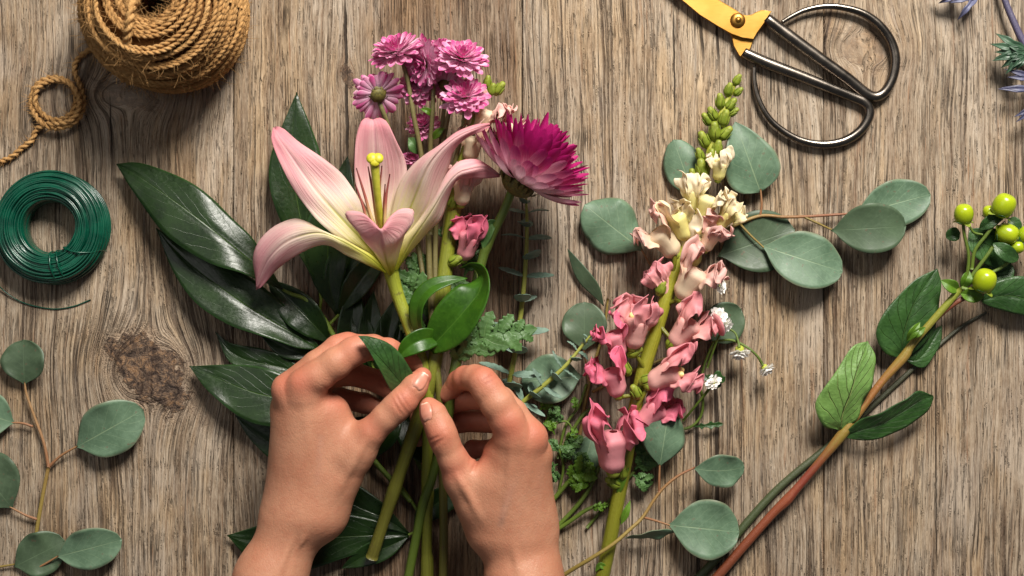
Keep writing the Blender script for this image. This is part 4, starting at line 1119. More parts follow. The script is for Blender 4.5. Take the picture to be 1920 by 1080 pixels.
for i, (pts, w, mt) in enumerate([([(812, 218, 140), (802, 208, 150), (788, 204, 148)], 6, 'herb_leaf'), ([(812, 262, 140), (822, 248, 150), (834, 240, 148)], 7, 'herb_leaf'), ([(786, 290, 120), (776, 270, 130), (766, 258, 126)], 13, 'mum_leaf')]):
    leaf(sp, pts, w, mt, prof=LANCE, fold=.3, seed=i)
LOBED = [(0, .12), (.10, .16), (.2, .3), (.28, .78), (.34, .42), (.40, .36), (.5, .62), (.57, 1), (.63, .7), (.68, .5), (.74, .52), (.82, .7), (.88, .5), (.93, .42), (1, .04)]
def lobed_leaf(root, pts, w, mat, seed=0, roll=0., name='leaf'):
    """deeply cut leaf: a blade along the mid rib and toothed side lobes, one mesh"""
    g = np.random.default_rng(seed)
    mb = MB()
    P = smooth_path(Wp(np.array(pts, float)), 40)
    tip = [(0, .10), (.12, .14), (.3, .42), (.45, .5), (.55, .42), (.62, .62), (.7, .42), (.78, .52), (.86, .3), (.92, .3), (1, .0)]
    ribbon_world(mb, P, w * .62, prof=tip, fold=.15, ruffle=1.5, nu=4, roll=roll, seed=seed)
    T, side, nrm = frame_along(P, (0, 0, 1))
    cr, sr = math.cos(roll), math.sin(roll)
    L0 = np.linalg.norm(P[-1] - P[0])
    for t, ln, ww in ((.28, .75, .24), (.46, .95, .30), (.64, .72, .25), (.80, .42, .18)):
        for s in (-1, 1):
            k = int((t + g.uniform(-.03, .03)) * 40)
            sd = side[k] * cr + nrm[k] * sr
            d = unit(sd * s + T[k] * g.uniform(.55, .9) + nrm[k] * g.uniform(-.05, .2))
            L = w * ln * g.uniform(.85, 1.15)
            q = P[k] + nrm[k] * .4
            path = smooth_path(np.stack([q, q + d * L * .5 + nrm[k] * 2, q + d * L + T[k] * L * .2 - nrm[k] * g.uniform(0, 4)]), 26)
            ribbon_world(mb, path, w * ww, prof=[(0, .5), (.25, .7), (.42, 1), (.5, .7), (.6, .95), (.7, .55), (.8, .7), (.9, .32), (1, 0)], fold=.15, nu=3, up=nrm[k], seed=seed + k, ruffle=1.)
    return mb.build(name, M[mat], root, solid=1.)


for i, (pts, w, rl) in enumerate([([(850, 678, 128), (880, 648, 142), (925, 626, 148), (966, 622, 140), (1008, 616, 126)], 54, .1), ([(846, 690, 132), (866, 660, 150), (884, 636, 148), (892, 606, 132)], 34, -.5),
                                  ([(806, 600, 100), (790, 570, 112), (770, 540, 110), (752, 520, 100)], 46, .3), ([(800, 560, 96), (780, 520, 104), (790, 470, 104)], 40, 0.), ([(860, 460, 96), (850, 440, 104), (830, 420, 100)], 28, 0.), ([(800, 640, 104), (775, 610, 112), (768, 585, 108)], 34, .3), ([(870, 520, 90), (880, 490, 96), (884, 450, 92)], 26, .0), ([(836, 600, 92), (856, 560, 100), (870, 520, 96)], 36, .2), ([(820, 560, 90), (816, 520, 96), (800, 480, 92)], 34, -.2)]):
    lobed_leaf(sp, pts, w, 'mum_leaf', 70 + i, rl)

# magenta chrysanthemum
mm = thing('magenta_chrysanthemum', 'large magenta chrysanthemum seen from the side in the bouquet', 'chrysanthemum', (860, 650, 130))
C = Wp(np.array([968, 350, 166.])); AX = unit(np.array([.55, .83, .12]))
mb = MB(); blob(mb, C + AX * 6, AX, 32, 22, 26, 12)
A, X, Y = axes_for(AX)
g = np.random.default_rng(3)
for k in range(60):
    t = g.uniform(0, 6.28); q = X * math.cos(t) + Y * math.sin(t); s = g.uniform(14, 38)
    p = C + q * s + A * (-18 + s * .55)
    ribbon_world(mb, smooth_path(np.stack([p, p + q * 5 + A * 4, p + q * 9 + A * 12]), 5), 3.6, prof=OVAL, up=-A, nu=2)
head = mb.build('flower_head', M['calyx'], mm)
def each(k):
    b = MB(); PB.append(b); return b
PB = []
MP = [(0, .45), (.2, .7), (.5, .98), (.72, 1), (.88, .78), (.96, .5), (1, .22)]
for n, tilt, L, w, r0, cv, cr, dz in [(28, 78, 94, 11.8, 22, -38, -.1, 4), (28, 69, 100, 11.6, 21, -38, .2, 8), (26, 57, 103, 11.4, 19, -32, .45, 12), (24, 44, 103, 11, 15, -24, .7, 14), (20, 30, 103, 10.4, 10, -14, .9, 14), (14, 15, 106, 10, 5, -6, .95, 14), (6, 4, 104, 9, 2, 0, 1., 14)]:
    petal_ring(each, C + AX * 8, AX, n, tilt, L, w, r0, cv, 400 + n + int(tilt), cr, prof=MP, cup=.35, jit=.05, nv=14, nu=4, dz=dz)
for b in PB: b.build('petal', M['magenta_petal'], head)
stalk(mm, [(970, 336, 166, 10), (962, 352, 160, 8), (945, 395, 150, 8), (922, 440, 142, 8.6), (912, 462, 140, 10), (905, 485, 138, 8.6), (885, 560, 132, 9), (862, 650, 132, 9.5), (848, 720, 136, 9.5), (838, 790, 122, 9.5), (812, 890, 86, 8), (795, 940, 70, 9.2), (784, 990, 58, 8.4), (762, 1100, 40, 8.4)], 'green_stem', n=110, sides=12)
leaf(mm, [(936, 430, 140), (922, 420, 150), (912, 440, 152), (905, 470, 146)], 12, 'mum_leaf', prof=LANCE, fold=.5, seed=90)
leaf(mm, [(908, 470, 138), (890, 460, 126), (870, 470, 112)], 14, 'mum_leaf', prof=LOBED, fold=.3, nv=40, seed=91)

# ---------------------------------------------------------------- snapdragons
def bloom(root, cal, mouth, z0, z1, up2, mat, seed, size=None, yellow=False, lip=1.):
    """cal -> mouth is the corolla tube (plan), up2 the in-plan direction of its upper lip (angle deg, y up)"""
    g = np.random.default_rng(seed)
    p0 = Wp(np.array([*cal, z0], float)); p1 = Wp(np.array([*mouth, z1], float))
    Yv = unit(p1 - p0); L = np.linalg.norm(p1 - p0) if size is None else size
    L = L * .96
    u = np.array([math.cos(math.radians(up2)), math.sin(math.radians(up2)), .35]); Zv = unit(u - Yv * np.dot(u, Yv)); Xv = np.cross(Yv, Zv)
    T = lambda a: p0 + (np.asarray(a, float) * L) @ np.stack([Xv, Yv, Zv])
    def T2(a):
        q = T(a); q[..., 2] = np.maximum(q[..., 2], 3); return q
    cols = [g.uniform(0, .5), g.uniform(0, .6), 0]
    mb = MB()
    n, m = 14, 18
    t = np.linspace(0, 1, n)[:, None]; th = np.linspace(0, 2 * np.pi, m, endpoint=False)[None]
    rad = curve1(t[:, 0], [(0, .10), (.12, .17), (.4, .20), (.7, .24), (.86, .25), (.95, .18), (1, .06)])[:, None] * (1 + .05 * np.sin(th * 5 + seed) + .03 * np.sin(th * 9 + t * 5))
    cx = rad * np.cos(th); cz = rad * np.sin(th) * 1.12 + .03 * np.sin(np.pi * t)
    G = T2(np.stack(np.broadcast_arrays(cx, t * .70, cz), -1).reshape(-1, 3)).reshape(n, m, 3)
    mb.grid(G, np.stack(np.broadcast_arrays(th / 6.28, t * .5), -1), cols, wrap=True)
    tube_o = mb.build('bloom', mat, root)
    # calyx
    cb = MB(); q = T([[0, -.01, 0]])[0]
    blob(cb, q, Yv, L * .12, L * .10, 12, 8)
    for k in range(5):
        a = k * 2 * math.pi / 5 + seed
        o = np.array([math.cos(a), 0, math.sin(a)])
        P = T2(np.stack([o * .07, o * .15 + [0, .09, 0], o * .175 + [0, .22, 0]]))
        ribbon_world(cb, smooth_path(P, 8), L * .085, prof=OVAL, up=(Xv * o[0] + Zv * o[2]), nu=3, cup=-.3)
    cb.build('calyx', M['bud'], tube_o)
    def lobe(path, w, ruf, up, sd, name, rl=0., cup=.25):
        b = MB(); P = T2(np.array(path) + g.normal(size=(len(path), 3)) * .015)
        ribbon_world(b, smooth_path(P, 18), w * L * (.45 + .55 * lip), crumple=.02 * L, prof=[(0, .6), (.25, .8), (.55, 1), (.8, 1), (.93, .8), (1, .4)], cup=cup, ruffle=ruf * L, rf=1.3, nu=6, up=Xv * up[0] + Yv * up[1] + Zv * up[2], c=cols, seed=sd, roll=rl)
        # petals carry the outer half of the colour run
        b.uv[-1][:, 1] = .42 + .58 * b.uv[-1][:, 1]
        b.build(name, mat, tube_o, solid=.9)
    s = lip
    lobe([(-.08, .44, .19), (-.11, .66, .27), (-.13, .86, .31), (-.15, 1.0, .27), (-.16, 1.08, .15)], .27, .035, (0, -.5, 1), seed + 1, 'upper_lip', .25)
    lobe([(.08, .44, .19), (.11, .66, .27), (.13, .86, .31), (.15, 1.0, .27), (.16, 1.08, .15)], .27, .035, (0, -.5, 1), seed + 2, 'upper_lip', -.25)
    lobe([(0, .46, -.18), (0, .70, -.27), (0, .84, -.34), (0, .86, -.44 * s), (0, .76, -.54 * s)], .24, .03, (0, .5, -1), seed + 3, 'lower_lip')
    lobe([(-.14, .46, -.10), (-.22, .70, -.17), (-.28, .84, -.28), (-.29, .80, -.42 * s)], .23, .035, (-.3, .5, -1), seed + 4, 'lower_lip', .3)
    lobe([(.14, .46, -.10), (.22, .70, -.17), (.28, .84, -.28), (.29, .80, -.42 * s)], .23, .035, (.3, .5, -1), seed + 5, 'lower_lip', -.3)
    pb = MB()
    if not yellow: return tube_o
    for sx in (-1, 1): blob(pb, T([[sx * .075, .66, -.03]])[0], Yv * .6 + Xv * sx * .5 - Zv * .3, L * .075, L * .12, 14, 10, c=cols)
    pb.uv = [np.c_[a[:, 0], .2 + .35 * a[:, 1]] for a in pb.uv]
    pb.build('palate', M['yellow_palate'] if yellow else mat, tube_o)
    return tube_o


def buds(root, items):
    for i, (x, y, z, L, ang) in enumerate(items):
        a = math.radians(ang); ax = np.array([math.cos(a), math.sin(a), .35])
        C = Wp(np.array([x, y, z], float))
        mb = MB(); L = L * 1.02; blob(mb, C, ax, L * .30, L * .62, 14, 10, prof=[(0, .2), (.2, .8), (.42, 1), (.7, .8), (.9, .45), (1, 0)])
        b = mb.build('bud', M['bud'], root)
        A, X, Y = axes_for(ax)
        mb = MB()
        for k in range(5):
            t = k * 1.2566 + i; o = X * math.cos(t) + Y * math.sin(t)
            p = C - A * L * .52
            P = np.stack([p + o * L * .1, p + o * L * .36 + A * L * .25, p + o * L * .33 + A * L * .85])
            P[:, 2] = np.maximum(P[:, 2], 3)
            ribbon_world(mb, smooth_path(P, 8), L * .19, prof=OVAL, up=o, nu=3, cup=-.3)
        mb.build('sepals', M['sepal'], b, solid=.8)


big = thing('snapdragon_stem', 'large snapdragon with cream to rose blooms and green bud tip lying right of the hands', 'snapdragon', (1200, 720, 40), 'snapdragons')
stalk(big, [(1120, 1120, 24, 13.5), (1138, 1040, 28, 13.5), (1156, 950, 34, 13), (1174, 860, 40, 12.5), (1190, 770, 46, 12.5), (1208, 690, 50, 13.5), (1230, 620, 54, 13), (1252, 550, 56, 12), (1272, 490, 56, 11), (1292, 430, 54, 9.5), (1312, 370, 50, 8.5), (1326, 310, 46, 7.5), (1338, 255, 42, 6.5), (1356, 205, 38, 5.5), (1378, 158, 34, 3.5)], 'snap_stem', n=120, sides=16)
BL = [  # calyx, mouth, z0, z1, upper-lip direction, colour, yellow
    ((1294, 500), (1304, 402), 40, 60, 95, 'snap_cream', 1, .8), ((1266, 478), (1208, 408), 60, 84, 100, 'snap_blush', 0, .9), ((1290, 448), (1256, 376), 66, 88, 130, 'snap_cream', 0, .7),
    ((1302, 396), (1297, 326), 62, 78, 100, 'snap_cream', 1, .55), ((1346, 338), (1350, 282), 60, 76, 85, 'snap_cream', 1, .8), ((1316, 414), (1340, 344), 66, 92, 80, 'snap_cream', 0, .85),
    ((1344, 428), (1388, 380), 58, 78, 50, 'snap_cream', 0, .7), ((1322, 468), (1352, 412), 70, 98, 70, 'snap_blush', 0, .9), ((1276, 560), (1330, 478), 72, 104, 85, 'snap_blush', 0, 1.),
    ((1252, 560), (1226, 498), 50, 60, 110, 'snap_pink', 0, .8), ((1186, 652), (1200, 562), 72, 98, 80, 'snap_pink', 1, 1.), ((1164, 668), (1136, 600), 66, 92, 110, 'snap_rose', 0, .9),
    ((1160, 742), (1130, 668), 64, 90, 105, 'snap_rose', 0, .95), ((1262, 650), (1322, 576), 62, 84, 75, 'snap_pink', 0, 1.05), ((1216, 722), (1304, 680), 72, 98, 70, 'snap_pink', 1, 1.), ((1262, 650), (1306, 640), 50, 52, 70, 'snap_pink', 0, .8),
    ((1200, 800), (1262, 738), 52, 64, 70, 'snap_rose', 0, .9), ((1150, 884), (1150, 772), 70, 104, 100, 'snap_rose', 0, 1.0)]
for i, (c_, m_, z0, z1, up2, mat, ye, lp) in enumerate(BL):
    bloom(big, c_, m_, z0, z1, up2, M[mat], 200 + i * 7, yellow=bool(ye), lip=lp)
for i, (x0, y0, x1, y1) in enumerate([(1208, 690, 1186, 655), (1196, 740, 1166, 744), (1190, 770, 1216, 724), (1236, 610, 1262, 640), (1176, 840, 1156, 884), (1250, 570, 1276, 560), (1262, 520, 1266, 478), (1186, 800, 1200, 800)]):
    stalk(big, [(x0, y0, 58, 5), ((x0 + x1) / 2, (y0 + y1) / 2, 66, 4), (x1, y1, 70, 4)], 'snap_stem', name='bloom_stalk', n=10)
# leftover calyces with closed sepals along the stem
buds(big, [(1382, 150, 38, 20, 60), (1366, 168, 42, 22, 75), (1384, 172, 34, 18, 40), (1350, 190, 44, 25, 95), (1370, 196, 40, 24, 50), (1336, 214, 44, 25, 120), (1358, 222, 50, 28, 75), (1326, 224, 40, 24, 130), (1374, 210, 34, 20, 30),
           (1340, 246, 52, 30, 95), (1360, 250, 48, 27, 45), (1320, 262, 46, 29, 120), (1345, 278, 54, 26, 80), (1312, 290, 44, 22, 110), (1334, 296, 52, 28, 90), (1316, 318, 54, 34, 100), (1300, 330, 50, 24, 110),
           (1278, 548, 74, 30, -80), (1240, 540, 66, 26, 70), (1190, 660, 70, 26, 30), (1262, 640, 66, 30, 60), (1192, 735, 70, 26, 120), (1216, 712, 74, 30, 20), (1150, 905, 50, 28, 150), (1168, 885, 60, 24, 90), (1172, 690, 66, 28, 120)])
for i, (pts, w) in enumerate([([(1158, 930, 44), (1166, 900, 56), (1180, 876, 60)], 8), ([(1164, 984, 40), (1174, 960, 48), (1182, 938, 46)], 7), ([(1140, 1070, 36), (1126, 1060, 40), (1116, 1072, 36)], 6)]):
    leaf(big, pts, w, 'herb_leaf', prof=LANCE, fold=.3, seed=i)

bs = thing('snapdragon_stem', 'snapdragon in the bouquet behind the lily, with one pink bloom beside its thick green stem', 'snapdragon', (838, 480, 120), 'snapdragons')
stalk(bs, [(905, 190, 150, 5), (880, 260, 140, 8), (862, 330, 130, 11), (850, 400, 124, 13), (838, 480, 120, 13.5), (828, 570, 124, 14), (820, 650, 130, 13.5), (806, 720, 130, 13), (780, 800, 112, 13.5), (752, 880, 84, 11.5), (738, 922, 72, 13), (722, 970, 58, 11), (697, 1046, 40, 11.5)], 'bouquet_stem', n=110, sides=14)
for i, (c_, m_, z0, z1, up2, mat, lp) in enumerate([((868, 486), (890, 408), 128, 150, 70, 'snap_rose', .9), ((864, 384), (872, 310), 140, 160, 80, 'snap_blush', .9), ((880, 300), (890, 232), 146, 160, 60, 'snap_blush', .8), ((900, 250), (925, 184), 146, 168, 80, 'snap_blush', 1.), ((936, 262), (972, 214), 130, 150, 60, 'snap_blush', .8), ((880, 236), (880, 200), 140, 140, 70, 'snap_blush', .9)]):
    bloom(bs, c_, m_, z0, z1, up2, M[mat], 500 + i * 11, lip=lp)
buds(bs, [(914, 154, 160, 20, 80), (936, 166, 160, 24, 50), (922, 168, 164, 20, 70), (906, 172, 158, 18, 90), (854, 488, 134, 26, 30), (850, 380, 138, 24, 60)])

# ---------------------------------------------------------------- lily
ly = thing('lily', 'large pale pink lily with yellow-green throat at the front of the bouquet', 'lily', (733, 512, 130))
def lily_petal(L, C, R, **k):
    k.setdefault('nv', 36); k.setdefault('nu', 10)
    mb = MB(); loft(mb, L, C, R, **k)
    return mb.build('petal', M['lily_petal'], ly, solid=1.2)


BZ = 132
# top petal
lily_petal([(732, 512, BZ), (716, 470, 146), (702, 425, 158), (686, 385, 168), (670, 345, 178), (664, 310, 186), (667, 262, 196), (677, 228, 196), (690, 221, 186)],
           [(732, 512, BZ - 6), (722, 465, 130), (714, 415, 140), (708, 365, 152), (706, 315, 168), (704, 270, 186), (702, 238, 198), (700, 224, 194), (699, 224, 184)],
           [(732, 512, BZ), (730, 468, 144), (735, 420, 156), (748, 385, 164), (760, 345, 172), (760, 305, 182), (744, 264, 194), (726, 230, 196), (712, 221, 186)], crease=1.6, ruffle=3.5, rf=2.2, seed=1)
# upper left petal
lily_petal([(728, 513, BZ), (690, 480, 150), (650, 457, 166), (612, 427, 182), (580, 396, 196), (552, 358, 208), (528, 312, 218), (509, 262, 222), (513, 239, 214)],
           [(728, 513, BZ - 4), (700, 474, 150), (664, 434, 168), (630, 398, 184), (598, 362, 198), (570, 325, 208), (545, 290, 216), (522, 258, 220), (514, 240, 212)],
           [(728, 511, BZ), (702, 448, 140), (690, 406, 154), (672, 368, 168), (646, 330, 182), (613, 303, 196), (566, 270, 208), (532, 241, 214), (516, 238, 208)], crease=1.6, ruffle=4, rf=2.3, seed=2)
# upper right petal, twisted so that its back shows
lily_petal([(734, 512, BZ), (728, 460, 146), (732, 405, 160), (745, 352, 176), (768, 318, 192), (794, 294, 206), (822, 274, 216), (854, 247, 222), (890, 233, 220), (918, 231, 210)],
           [(735, 512, BZ - 4), (744, 462, 140), (760, 415, 158), (778, 370, 182), (792, 335, 204), (806, 308, 218), (828, 281, 226), (858, 256, 228), (892, 241, 222), (918, 234, 210)],
           [(737, 512, BZ), (762, 470, 136), (790, 428, 146), (812, 390, 160), (828, 350, 176), (842, 314, 192), (852, 284, 206), (876, 258, 214), (902, 246, 214), (918, 238, 208)], crease=1.4, ruffle=3, rf=2., seed=3)
# right petal seen on edge, tip curled over
lily_petal([(737, 512, BZ + 4), (748, 458, 158), (776, 424, 176), (803, 382, 192), (828, 346, 202), (848, 318, 206), (868, 301, 204), (902, 299, 196), (937, 328, 180)],
           [(739, 513, BZ), (764, 464, 160), (790, 425, 182), (814, 388, 200), (836, 352, 212), (858, 326, 216), (880, 318, 212), (908, 314, 202), (937, 329, 180)],
           [(741, 514, BZ - 4), (772, 472, 140), (802, 432, 154), (826, 410, 166), (842, 372, 180), (856, 342, 190), (878, 334, 194), (912, 333, 188), (937, 331, 178)], crease=1.2, ruffle=3, rf=2., seed=4)
# lower left petal, arching over
lily_petal([(728, 516, BZ), (700, 500, 148), (676, 487, 160), (646, 477, 168), (616, 463, 170), (588, 464, 164), (553, 478, 148), (520, 505, 126), (494, 535, 104), (482, 543, 92)],
           [(728, 514, BZ), (700, 488, 158), (672, 470, 174), (640, 452, 184), (606, 438, 186), (572, 440, 180), (534, 455, 164), (504, 484, 140), (487, 518, 112), (481, 543, 92)],
           [(727, 512, BZ), (698, 478, 150), (670, 463, 164), (636, 446, 174), (600, 432, 176), (572, 412, 172), (542, 409, 160), (506, 432, 142), (476, 482, 118), (480, 543, 92)], crease=1.4, ruffle=4, rf=2.2, seed=5)
# front petal, coming at the viewer and rolled back
lily_petal([(728, 514, BZ + 4), (708, 484, 166), (690, 456, 196), (668, 428, 220), (648, 404, 232), (652, 396, 238), (676, 398, 244), (696, 412, 248), (712, 430, 246)],
           [(732, 516, BZ + 8), (728, 498, 170), (722, 476, 200), (718, 458, 226), (716, 444, 244), (715, 434, 254), (714, 430, 256), (714, 430, 254), (714, 432, 248)],
           [(737, 514, BZ + 4), (744, 486, 166), (752, 458, 196), (762, 430, 220), (776, 408, 232), (774, 393, 238), (750, 392, 244), (730, 408, 248), (717, 430, 246)], crease=-4, ruffle=2, rf=1.4, seed=6)
mb = MB(); tube(mb, [(731, 500, 140, 6), (722, 450, 172, 6), (712, 400, 204, 6), (706, 350, 230, 6.8), (703, 312, 246, 8), (703, 302, 250, 9)], 40, 12)
mb.build('style', M['style'], ly)
mb = MB()
Cs = Wp(np.array([703, 299, 252.]))
for k in range(3):
    a = k * 2.094 + .5
    blob(mb, Cs + np.array([5.5 * math.cos(a), 3.5 * math.sin(a), 1.]), (0, .3, 1), 10., 6., 16, 8)
mb.build('stigma', M['stigma'], ly)
for pts in ([(728, 495, 146), (700, 420, 196), (682, 360, 224), (668, 315, 238)], [(728, 495, 146), (708, 420, 190), (698, 355, 214), (690, 312, 226)], [(730, 495, 146), (716, 420, 192), (712, 360, 216), (716, 310, 230)], [(731, 495, 146), (722, 430, 196), (724, 370, 220), (731, 326, 234)], [(728, 495, 146), (694, 430, 190), (680, 385, 214), (666, 345, 226)], [(731, 495, 146), (726, 440, 190), (720, 390, 206), (722, 345, 216)]):
    mb = MB(); q = [(*p, r) for p, r in zip(pts, (3.2, 3.0, 2.4, 1.)) ]
    tube(mb, q, 30, 7); ob = mb.build('filament', M['filament'], ly)
    uvl = ob.data.uv_layers[0]; nl = len(uvl.data); a = np.zeros(nl * 2, np.float32); uvl.data.foreach_get('uv', a); a = a.reshape(-1, 2); a[:, 1] /= max(a[:, 1].max(), 1e-6); uvl.data.foreach_set('uv', a.ravel())
stalk(ly, [(733, 508, 128, 14), (738, 528, 126, 12.5), (750, 566, 124, 11.5), (768, 612, 126, 11.5), (786, 662, 134, 11.5), (799, 716, 134, 11), (803, 780, 120, 11), (802, 840, 96, 10), (800, 900, 72, 10), (802, 925, 66, 11.6), (801, 960, 58, 10), (800, 1030, 44, 10), (801, 1056, 40, 12), (800, 1120, 34, 12)], 'bouquet_stem', n=100, sides=14)
# lily leaves over the hands
leaf(ly, [(806, 654, 150), (838, 620, 170), (872, 582, 186), (900, 545, 188), (905, 512, 172), (886, 496, 150), (862, 502, 134)], 42, 'lily_leaf', prof=[(0, .3), (.12, .7), (.3, 1), (.5, .95), (.7, .6), (.85, .35), (1, .05)], fold=.35, roll=[.1, .2, .3, .5, .9, 1.2, 1.3], nv=40, seed=1)
leaf(ly, [(800, 650, 146), (784, 610, 158), (784, 570, 168), (806, 540, 174), (842, 526, 170), (876, 522, 158)], 17, 'lily_leaf', prof=[(0, .4), (.2, .9), (.5, 1), (.8, .6), (1, .05)], roll=[1., .9, .7, .5, .4, .3], nv=34, fold=.2, seed=2)
leaf(ly, [(822, 634, 152), (796, 636, 170), (770, 648, 178), (744, 672, 172)], 21, 'lily_leaf', prof=[(0, .5), (.25, .95), (.5, 1), (.75, .7), (.92, .28), (1, 0)], fold=.4, nv=26, seed=3)
loft_leaf(ly, [(788, 728), (772, 696), (750, 662), (724, 641), (692, 631), (672, 630)], [(766, 736), (740, 704), (722, 682), (704, 662), (688, 644), (672, 630)], [(738, 742), (730, 728), (718, 704), (706, 682), (690, 654), (672, 630)], 'hyp_leaf', 176, 246, 20, -12, 4, crease=2, seed=4, label='darker leaf crossing in front of the left index finger')

# ---------------------------------------------------------------- white daisies and herbs
wd = thing('white_daisy_spray', 'thin green spray of tiny white double daisies right of the big snapdragon', 'daisy spray', (1300, 800, 14))
def daisy(x, y, z, axis, R, seed):
    C = Wp(np.array([x, y, z], float)); A, X, Y = axes_for(axis)
    mb = MB(); blob(mb, C - A * R * .25, A, R * .42, R * .36, 14, 8)
    h = mb.build('flower_head', M['daisy_eye'], wd)
    mb = MB(); f = lambda k: mb
    petal_ring(f, C, A, 17, 88, R * .85, R * .24, R * .16, -15, seed, .3, nv=6, nu=2, gmax=.2)
    petal_ring(f, C, A, 14, 62, R * .8, R * .22, R * .12, -12, seed + 1, .3, nv=6, nu=2, gmax=.2)
    petal_ring(f, C, A, 10, 36, R * .66, R * .19, R * .08, -8, seed + 2, .4, nv=6, nu=2, gmax=.2)
    petal_ring(f, C, A, 6, 14, R * .55, R * .11, R * .03, -5, seed + 3, .4, nv=6, nu=2, gmax=.2)
    mb.build('petals', M['white_petal'], h)


for i, a in enumerate([(1347, 594, 60, (.2, .3, .6), 22), (1360, 610, 54, (.6, -.5, .5), 20), (1387, 660, 44, (.0, -.9, .25), 25), (1436, 692, 40, (.55, -.7, .4), 20), (1338, 718, 48, (-.5, .7, .5), 20), (1350, 536, 52, (.7, .2, .6), 18)]):
    daisy(*a[:4], a[4] * .82, 700 + i * 5)
for pth in ([(1338, 640, 24, 2.2), (1372, 638, 36, 2.4), (1402, 652, 44, 2.4), (1420, 668, 46, 2.4), (1430, 684, 44, 3)], [(1386, 652, 50, 3), (1384, 640, 46, 2.2), (1376, 622, 40, 2), (1350, 612, 30, 2)],
            [(1332, 726, 44, 3), (1320, 742, 34, 2.6), (1300, 766, 22, 2.4), (1280, 790, 14, 2.4)], [(1310, 720, 36, 2.4), (1318, 750, 24, 2.6), (1314, 780, 16, 2.6), (1296, 800, 12, 2.8), (1270, 806, 10, 3)], [(1338, 640, 24, 2.2), (1322, 680, 20, 2.4), (1312, 722, 24, 2.6)],
            [(1352, 622, 40, 2), (1340, 650, 30, 2.2), (1326, 690, 22, 2.4)], [(1270, 806, 10, 3), (1220, 850, 8, 3), (1150, 930, 8, 3), (1100, 990, 8, 3)]):
    stalk(wd, pth, 'green_stem', n=26, sides=8)
for i, (pts, w) in enumerate([([(1300, 800, 12), (1325, 798, 20), (1356, 795, 14)], 8), ([(1330, 720, 36), (1345, 706, 44), (1358, 716, 40)], 12), ([(1318, 700, 30), (1330, 712, 36), (1352, 724, 32)], 12)]):
    leaf(wd, pts, w, 'hyp_leaf', prof=LOBED, fold=.3, nv=36, seed=i)

hb = thing('herb_sprig', 'bright green ferny herb sprig between the right wrist and the snapdragon stem', 'herb sprig', (1080, 870, 10))
for pth in ([(1010, 966, 10, 4), (1040, 934, 14, 4.4), (1062, 908, 18, 4), (1086, 880, 22, 3)], [(1030, 1002, 8, 4), (1068, 964, 12, 4.2), (1096, 930, 14, 4.2), (1118, 890, 16, 3.6), (1130, 850, 16, 3)], [(1030, 1004, 9, 3.6), (1068, 978, 16, 4), (1104, 954, 22, 3.6), (1140, 944, 26, 2)],
            [(1050, 850, 14, 3), (1062, 828, 20, 3.4), (1078, 800, 26, 3.4), (1096, 775, 26, 3.2), (1120, 760, 22, 2.6)], [(1036, 830, 20, 2.2), (1050, 850, 18, 2.4), (1056, 880, 14, 2.6), (1048, 920, 10, 2.6)], [(1100, 720, 14, 2.4), (1086, 760, 14, 2.6), (1060, 800, 14, 2.8), (1046, 860, 12, 3)], [(1030, 800, 22, 2), (1060, 790, 26, 2), (1076, 808, 24, 2)]):
    stalk(hb, pth, 'green_stem', n=26, sides=8)
g = np.random.default_rng(21)
for i, (x, y, a, L, w) in enumerate([(1060, 906, 35, 66, 26), (1112, 900, 190, 50, 18), (1104, 954, 12, 40, 9), (1060, 868, 80, 40, 14), (1050, 850, 130, 34, 12), (1056, 840, 30, 44, 14), (1064, 830, 60, 34, 11), (1046, 870, 200, 36, 12), (1070, 850, -20, 40, 12), (1040, 815, 110, 36, 12), (1050, 900, 150, 30, 12), (1030, 790, 60, 36, 12), (1010, 770, 40, 40, 13), (1060, 790, 150, 30, 10), (1080, 770, 100, 26, 8), (1040, 880, 250, 28, 10), (1190, 880, 40, 44, 24), (1186, 890, -30, 40, 20), (1200, 860, 70, 40, 18)]):
    a = math.radians(a)
    dark = i > 15
    lobed_leaf(hb, [(x, y, 12 + i % 5 * 3), (x + L * .5 * math.cos(a), y - L * .5 * math.sin(a), 24 + i % 4 * 4), (x + L * math.cos(a), y - L * math.sin(a), 16)], w * 1.25, 'mum_leaf' if dark or i in (3, 4, 5, 7, 8, 10, 11, 13, 15) else 'herb_leaf', 800 + i)
# ---------------------------------------------------------------- hands: smooth implicit surface, meshed with surface nets
def seg(p, a, b):
    ba = b - a
    t = np.clip(((p - a) @ ba) / (ba @ ba + 1e-9), 0, 1)
    return np.linalg.norm(p - a - t[:, None] * ba, axis=1), t


def cone(p, a, b):
    d, t = seg(p, a[:3], b[:3])
    return d - (a[3] + (b[3] - a[3]) * t)


def smin(a, b, k):
    h = np.maximum(k - np.abs(a - b), 0) / k
    return np.minimum(a, b) - h * h * k * .25


def J(x, y, z, r):
    return np.array([*Wp(np.array([x, y, z], float)), r])


